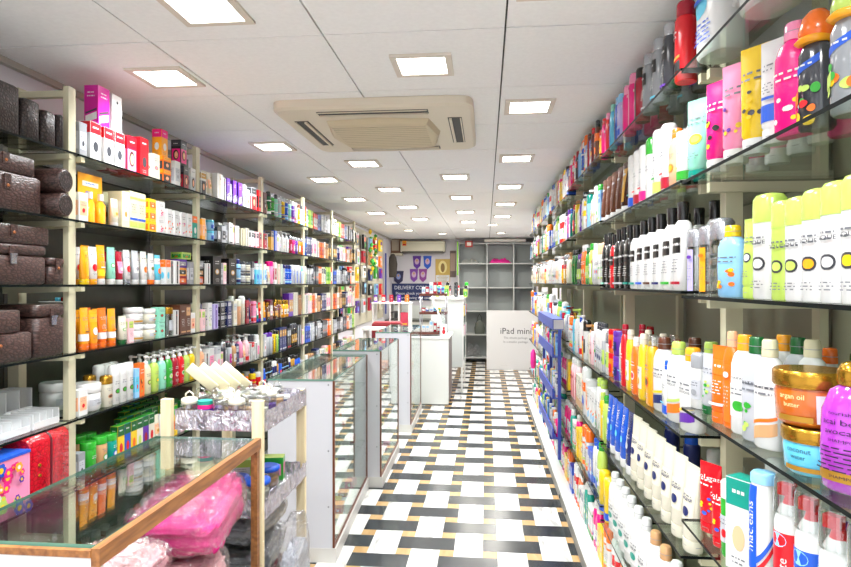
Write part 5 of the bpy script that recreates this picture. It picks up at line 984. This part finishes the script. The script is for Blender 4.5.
# rear desk against the wall
t = thing('rear_desk', 'pale desk with dark worktop under the blue sign', 'desk', (-1.4, 11.2, 0)); bx(t, 'desk_body', -.44, .5, 0, .6, 0, .80, mat('d5d6ce', .5)); bx(t, 'worktop', -.45, .52, -.02, .62, .801, .83, mat('54564f', .4)); bx(t, 'back_ledge', -.45, .52, .5, .62, .831, 1.08, mat('cdd2cf', .5))
t = thing('desk_printer', 'black desk machine on the dark worktop', 'printer', (-1.62, 11.3, .8305)); bx(t, 'casing', -.14, .14, -.1, .12, 0, .12, mat('2b2c2e', .4)); bx(t, 'lid', -.12, .12, -.08, .12, .121, .14, mat('charcoal', .3))
t = thing('water_flask', 'steel flask with dark cap standing on the rear desk ledge', 'flask', (-1.72, 11.75, 1.0805)); MB().loft([(0, .035, .035), (.15, .035, .035), (.17, .02, .02)], mat('8a8778', .3, .6)).obj('container', t); MB().loft([(.17, .022, .022), (.2, .022, .022)], mat('charcoal', .4)).obj('cap', t)
# tall white desk with glass gondola
XD, YD = -.457, 7.52
t = thing('white_desk', 'tall white desk standing past the glass counters with brown side', 'desk', (XD, YD, 0)); zt = .845
bx(t, 'front_panel', -.385, 0, 0, .02, 0.02, zt-.021, mat('dedfdc', .4)); bx(t, 'side_panel', -.012, 0, .021, .75, .02, zt-.021, mat('4a2620', .35)); bx(t, 'side_panel', -.385, -.372, .021, .75, .02, zt-.021, mat('dedfdc', .4)); bx(t, 'desk_top', -.39, .012, -.01, .78, zt-.02, zt, mat('ecebe8', .3)); bx(t, 'plinth', -.37, -.01, .02, .74, 0, .019, mat('grey', .5))
TS = 'two tier acrylic stand with brown shelves on the white desk'
t = thing('tiered_stand', TS, 'stand', (XD-.20, YD+.22, zt+.0005)); br_ = mat('5b3026', .4)
for sx in (-1, 1):
    for sy in (-1, 1): MB().tube([(sx*.16, sy*.12, 0), (sx*.16, sy*.12, .52)], .007, mat('silver', .3, .7)).obj('post', t)
for z in (.02, .27, .50): MB().box(-.17, .17, -.13, .13, z, z+.03, br_).obj('shelf', t)
r = random.Random(11)
for lv, z in enumerate((.05, .30, .53)):
    for k in range(6):
        d = r.choice([(CC, 'white', 'white', 1, 'sky', 'red'), (TT, 'white', 'white', 1, 'blue', 'white'), (SC, 'yellow', 'lime', 1, 'green', 'white'), (TT, 'purple', 'aqua', 1, 'aqua', 'white'), (CC, 'crimson', 'white', 1, 'white', 'white')] if lv else [(TT, 'crimson', 'white', 1, 'white', 'white'), (CC, 'white', 'white', 9, 'sky', 'white')])
        h = .05 if lv == 1 else (.14 if k in (2, 3) else .08)
        put(d, XD-.32+k*.048, YD+.15, zt+z+.001, 0, h, .042, .05, (['lowest tier', 'middle tier', 'upper tier'][lv], 'acrylic stand'))
t = thing('paper_holder', 'white paper holder with red print on the near corner of the white desk', 'holder', (XD-.06, YD+.06, zt+.0005)); m = MB().box(-.035, .035, -.03, .03, 0, .15, mat('f0eeee', .4)); A = Art(m, lambda x, z, e: (x, -.03-e, z)); A.disc(0, .06, .02, .03, mat('c02030', .5)); A.grid(-.012, .012, .09, .12, mat('c02030', .5)); m.obj('container', t)
MB().box(-.03, .03, -.005, .0, .151, .36, CLEAR).obj('clear_sheet', t)
t = thing('tape_strip', 'clear curved plastic strip leaning on the acrylic stand', 'plastic strip', (XD-.16, YD+.04, zt+.0005)); MB().tube([(.06, 0, .01), (.06, 0, .2), (.02, 0, .33), (-.03, 0, .40), (-.04, .02, .5)], .012, mat('e4e6e8', .3)).obj('strip', t)
# glass showcase beyond the desk
xg = at(462.5, 300, 8.5)[0]; t = thing('glass_showcase', 'white framed glass showcase on legs beyond the white desk', 'showcase', (xg-.18, 8.45, 0)); wf = mat('e6e6e2', .4)
bx(t, 'body_box', -.25, .18, 0, 1.1, .35, 1.28, mat('cfd4d0', .5)); bx(t, 'glass_front', .186, .19, .04, 1.06, .42, 1.22, mat('6f8a80', .08)); bx(t, 'top_board', -.27, .2, -.02, 1.12, 1.281, 1.31, wf)
for y in (.02, 1.08): bx(t, 'leg', .16, .185, y-.02, y+.01, 0, .349, wf)
for y in (.02, 1.08): bx(t, 'leg', -.245, -.22, y-.02, y+.01, 0, .349, wf)
bx(t, 'frame_post', .181, .195, 0, .03, .36, 1.28, wf); bx(t, 'frame_post', .181, .195, 1.07, 1.1, .36, 1.28, wf)
for k in range(14):
    d = r.choice([(TT, 'white', 'red', 1, 'orange', 'white'), (FB, 'white', 'green', 1, 'lime', 'white'), (CC, 'orange', 'white', 1, 'white', 'red'), (CC, 'white', 'white', 4, 'crimson', 'blue'), (SP, 'charcoal', 'black', 0), (SC, 'lime', 'lime', 1, 'green', 'white')])
    put(d, xg-.35+(k % 4)*.13, 8.52+(k//4)*.22, 1.3105, 0, .11+.05*(k % 3), .055, .045, ('top', 'glass showcase'))
for k in range(8):   # small cards hanging on the aisle side of the showcase
    c = ('yellow', 'white', 'sky', 'red', 'white', 'pink', 'silver', 'white')[k]
    tag(MB().box(0, .01, -.05, .05, -.07, .07, mat(c, .4)).obj('hanging_card', None, (xg+.0165, 8.55+(k % 4)*.26, 1.12-(k//4)*.28)), f'{c} card hanging on the showcase side, {ordn[k % 4]} of the {["upper", "lower"][k//4]} row', 'card', 'cards hanging on the showcase')
# wall of hanging packs past the racks, and the small white shelf unit
cc = ['ivory', 'black', 'yellow', 'green', 'crimson', 'orange', 'sky', 'white', 'purple', 'tan', 'charcoal', 'red', 'navy', 'silver']
r = random.Random(9); n = 0
for i in range(7):
    for j in range(5):
        y = 7.45+i*.48+r.uniform(-.05, .05); z = 2.12-j*.235+r.uniform(-.02, .02); c = cc[(i*5+j*3) % 14]; c2 = cc[(i+j*5+2) % 14]; w_, h = r.uniform(.14, .2), r.uniform(.16, .21)
        t = thing('hanging_pack', f"{COLW(c)} pack with {COLW(c2)} print on the hook wall, {['top', 'second', 'third', 'fourth', 'lowest'][j]} row, {ordn[i]}", 'hanging pack', (-1.80, y, z-h/2), 0, 'packs hanging past the last rack')
        m = MB().box(-.0, .035, -w_/2, w_/2, 0, h, mat(c, .35)); A = Art(m, lambda x, z, e: (.035+e, x, z)); A.grid(-w_*.4, w_*.4, h*.55, h*.85, mat(c2, .4)); A.disc(0, h*.3, h*.18, h*.18, mat(cc[(i+j) % 14], .4)); m.obj('packet', t)
        m = MB().tube([(-.03, 0, h+.012), (.05, 0, h+.012), (.055, 0, h+.02)], .003, mat('silver', .3, .8)); m.obj('hook', t)
tag(MB().box(XL+.002, -1.835, 7.3, 10.9, .9, 2.3, mat('b9b39e', .6)).obj('hook_board', None), 'beige hook board on the side wall past the last rack', 'board')
t = thing('garland', 'green and yellow leaf garland hanging at the top of the hook wall', 'garland', (-1.70, 9.2, 2.1)); m = MB()
for k in range(26):
    a = k/25; m.loft([(0, .004, .004), (.04, .03, .012), (.09, .002, .002)], mat('green' if k % 3 else 'yellow', .5), 8, M=Matrix.Translation((.02*math.sin(k), -.25+.5*a, .12-.45*math.sin(PI*a))) @ Matrix.Rotation(k*1.3, 4, 'X'))
m.obj('leaves', t)
tag(MB().box(0, .015, -.05, .05, .95, 2.05, mat('2c3a8a', .5)).obj('banner', None, (-1.82+.0, 11.05, 0)), 'narrow dark blue vertical banner on the side wall before the corner', 'banner')
tag(MB().loft([(0, .07, .05, 3), (.25, .09, .06, 2.5), (.38, .07, .05), (.45, .03, .03)], mat('4a443c', .8)).obj('hanging_coat', None, (-1.79, 11.75, 1.62)), 'dark jacket hanging in the corner beside the sign', 'jacket')
# white shelf unit by the rack end
Xu, Yu = -1.30, 8.35
t = thing('white_shelf_unit', 'small white open shelf unit with cubbies past the last rack', 'shelf unit', (Xu, Yu, 0)); wm = mat('e9e8e4', .4)
for x in (-.26, -.02, .10, .24): bx(t, 'upright', x, x+.02, 0, .3, 0, 1.22, wm)
for z in (.3, .78, 1.22): bx(t, 'shelf_board', -.27, .27, -.01, .31, z+.001, z+.021, wm)
for z in (.9, 1.0, 1.1): bx(t, 'divider', .001, .099, 0, .29, z, z+.012, mat('3a3838', .5))
for k in range(9):
    d = [(SC, 'purple', 'purple', 1, 'white', 'yellow'), (CC, 'purple', 'white', 3, 'lilac', 'white'), (SC, 'red', 'red', 1, 'white', 'yellow'), (CC, 'orange', 'white', 3, 'red', 'white'), (CC, 'crimson', 'white', 3, 'white', 'navy')][k % 5]
    put(d, Xu-.23+k*.055, Yu+.1, 1.2415, .3, .1, .05, .05, ('top', 'white shelf unit'))
tag(MB().box(-.052, .052, 0, .03, 0, .30, mat('e0506a', .5)).box(-.04, .04, -.002, -.0005, .05, .15, mat('yellow', .5)).obj('pink_packet', None, (Xu+.18, Yu+.05, .8015)), 'pink packet with yellow panel standing inside the white shelf unit', 'packet')
t = thing('desk_chair', 'dark red padded chair back behind the white counter top', 'chair', (-1.25, 7.75, 0), .2)
MB().rbox(-.2, .2, -.04, .03, .72, 1.02, .06, mat('8a2028', .6), 5, 'y').obj('backrest', t); MB().rbox(-.22, .22, .06, .46, .42, .50, .04, mat('8a2028', .6)).obj('seat', t); MB().box(-.025, .025, .03, .06, .40, .8, mat('charcoal', .4)).obj('back_bracket', t); MB().loft([(.05, .03, .03), (.42, .03, .03)], mat('charcoal', .4), M=Matrix.Translation((0, .25, 0))).obj('column', t)
for a in range(5): MB().tube([(0, .25, .08), (.26*math.cos(a*1.2566), .25+.26*math.sin(a*1.2566), .03)], .02, mat('charcoal', .4)).obj('leg', t)
t = thing('low_white_table', 'long low white table top behind the third glass counter', 'table', (-1.17, 7.55, 0)); bx(t, 'table_top', -.33, .33, -.2, .06, .93, .96, wm); 
for x in (-.3, .3): bx(t, 'leg', x-.02, x+.02, -.16, -.12, 0, .929, wm)
for x in (-.3, .3): bx(t, 'leg', x-.02, x+.02, 0, .04, 0, .929, wm)
# small camera on the side wall
t = thing('security_camera', 'white security camera with black lens high on the side wall', 'security camera', (XL+.0, 3.3, 2.13)); MB().box(.001, .16, -.035, .035, .0, .08, mat('e8e4da', .4)).obj('casing', t); MB().box(.161, .185, -.03, .03, .01, .07, mat('black', .3)).obj('lens', t)
# ---- blue cardboard display clipped to the shelving front
bl = mat('2b3f9a', .4); y0, y1 = 4.18, 5.32
t = thing('display_rack', 'blue slotted cardboard display hung on the front of the aisle shelving', 'display rack', (.50, y0, 0))
m = MB(); m.box(-.055, .018, 0, y1-y0, 1.19, 1.262, bl, mat('5a6ac0', .4)); m.box(-.05, .015, -.003, -.0005, 1.195, 1.257, mat('silver', .4)); m.obj('header', t)
for yy in (.0, .55, y1-y0-.03): MB().box(-.02, .0, yy, yy+.03, .32, 1.189, bl).obj('upright', t)
for z in (1.0, .72, .45):
    MB().box(-.055, -.045, .031, y1-y0-.031, z, z+.07, bl).obj('ledge', t); MB().box(-.0445, .018, .031, .549, z, z+.006, bl).obj('tray', t)
    k = 0; y = .05
    while y < y1-y0-.1:
        d = MIX[(k*5+int(z*10)) % 12]; k += 1
        if abs(y+.03-.565) < .05: y = .60
        put(d, .486, y0+y+.03, z+.0065, RRZ, .15, .05, .03, (f"{'upper' if z > .9 else 'middle' if z > .6 else 'lower'} ledge", 'blue display')); y += .075
MB().box(-.0445, .018, .581, y1-y0-.031, .45, .456, bl).obj('tray', t)
for z in (.72, 1.0): MB().box(-.0445, .018, .581, y1-y0-.031, z, z+.006, bl).obj('tray', t)
tag(MB().loft([(0, .02, .03), (.05, .03, .04), (.16, .028, .03), (.2, .01, .01)], mat('d8208a', .5)).obj('hanging_pouch', None, (.500, 6.62, .60)), 'hot pink pouch hanging from the farthest aisle shelving', 'pouch')
# ================================================================ LABELS of the packs
G = defaultdict(list)
for r_ in REG: G[(r_[1], r_[2], r_[3])].append(r_)
for (lk, sh, rk), L_ in G.items():
    L_.sort(key=lambda a: (round(a[4], 2), a[6]))
    for k, (o, *_rest) in enumerate(L_):
        pre = '' if len(L_) == 1 else (ordn[k]+' ' if k < 20 else f'{k+1}th-nearest ')
        back = sh.endswith('behind the front row'); s2 = sh.replace(', behind the front row', '')
        lab = f"{pre}{lk}, {'rear row, ' if back else ''}{s2} of the {rk}"
        ws = lab.split()
        if len(ws) > 16: lab = lab.replace(' of the ', ', ').replace(' with ', ', ', 1)
        o['label'] = lab; o['group'] = _rest[4] or f'packs on the {s2} of the {rk}'
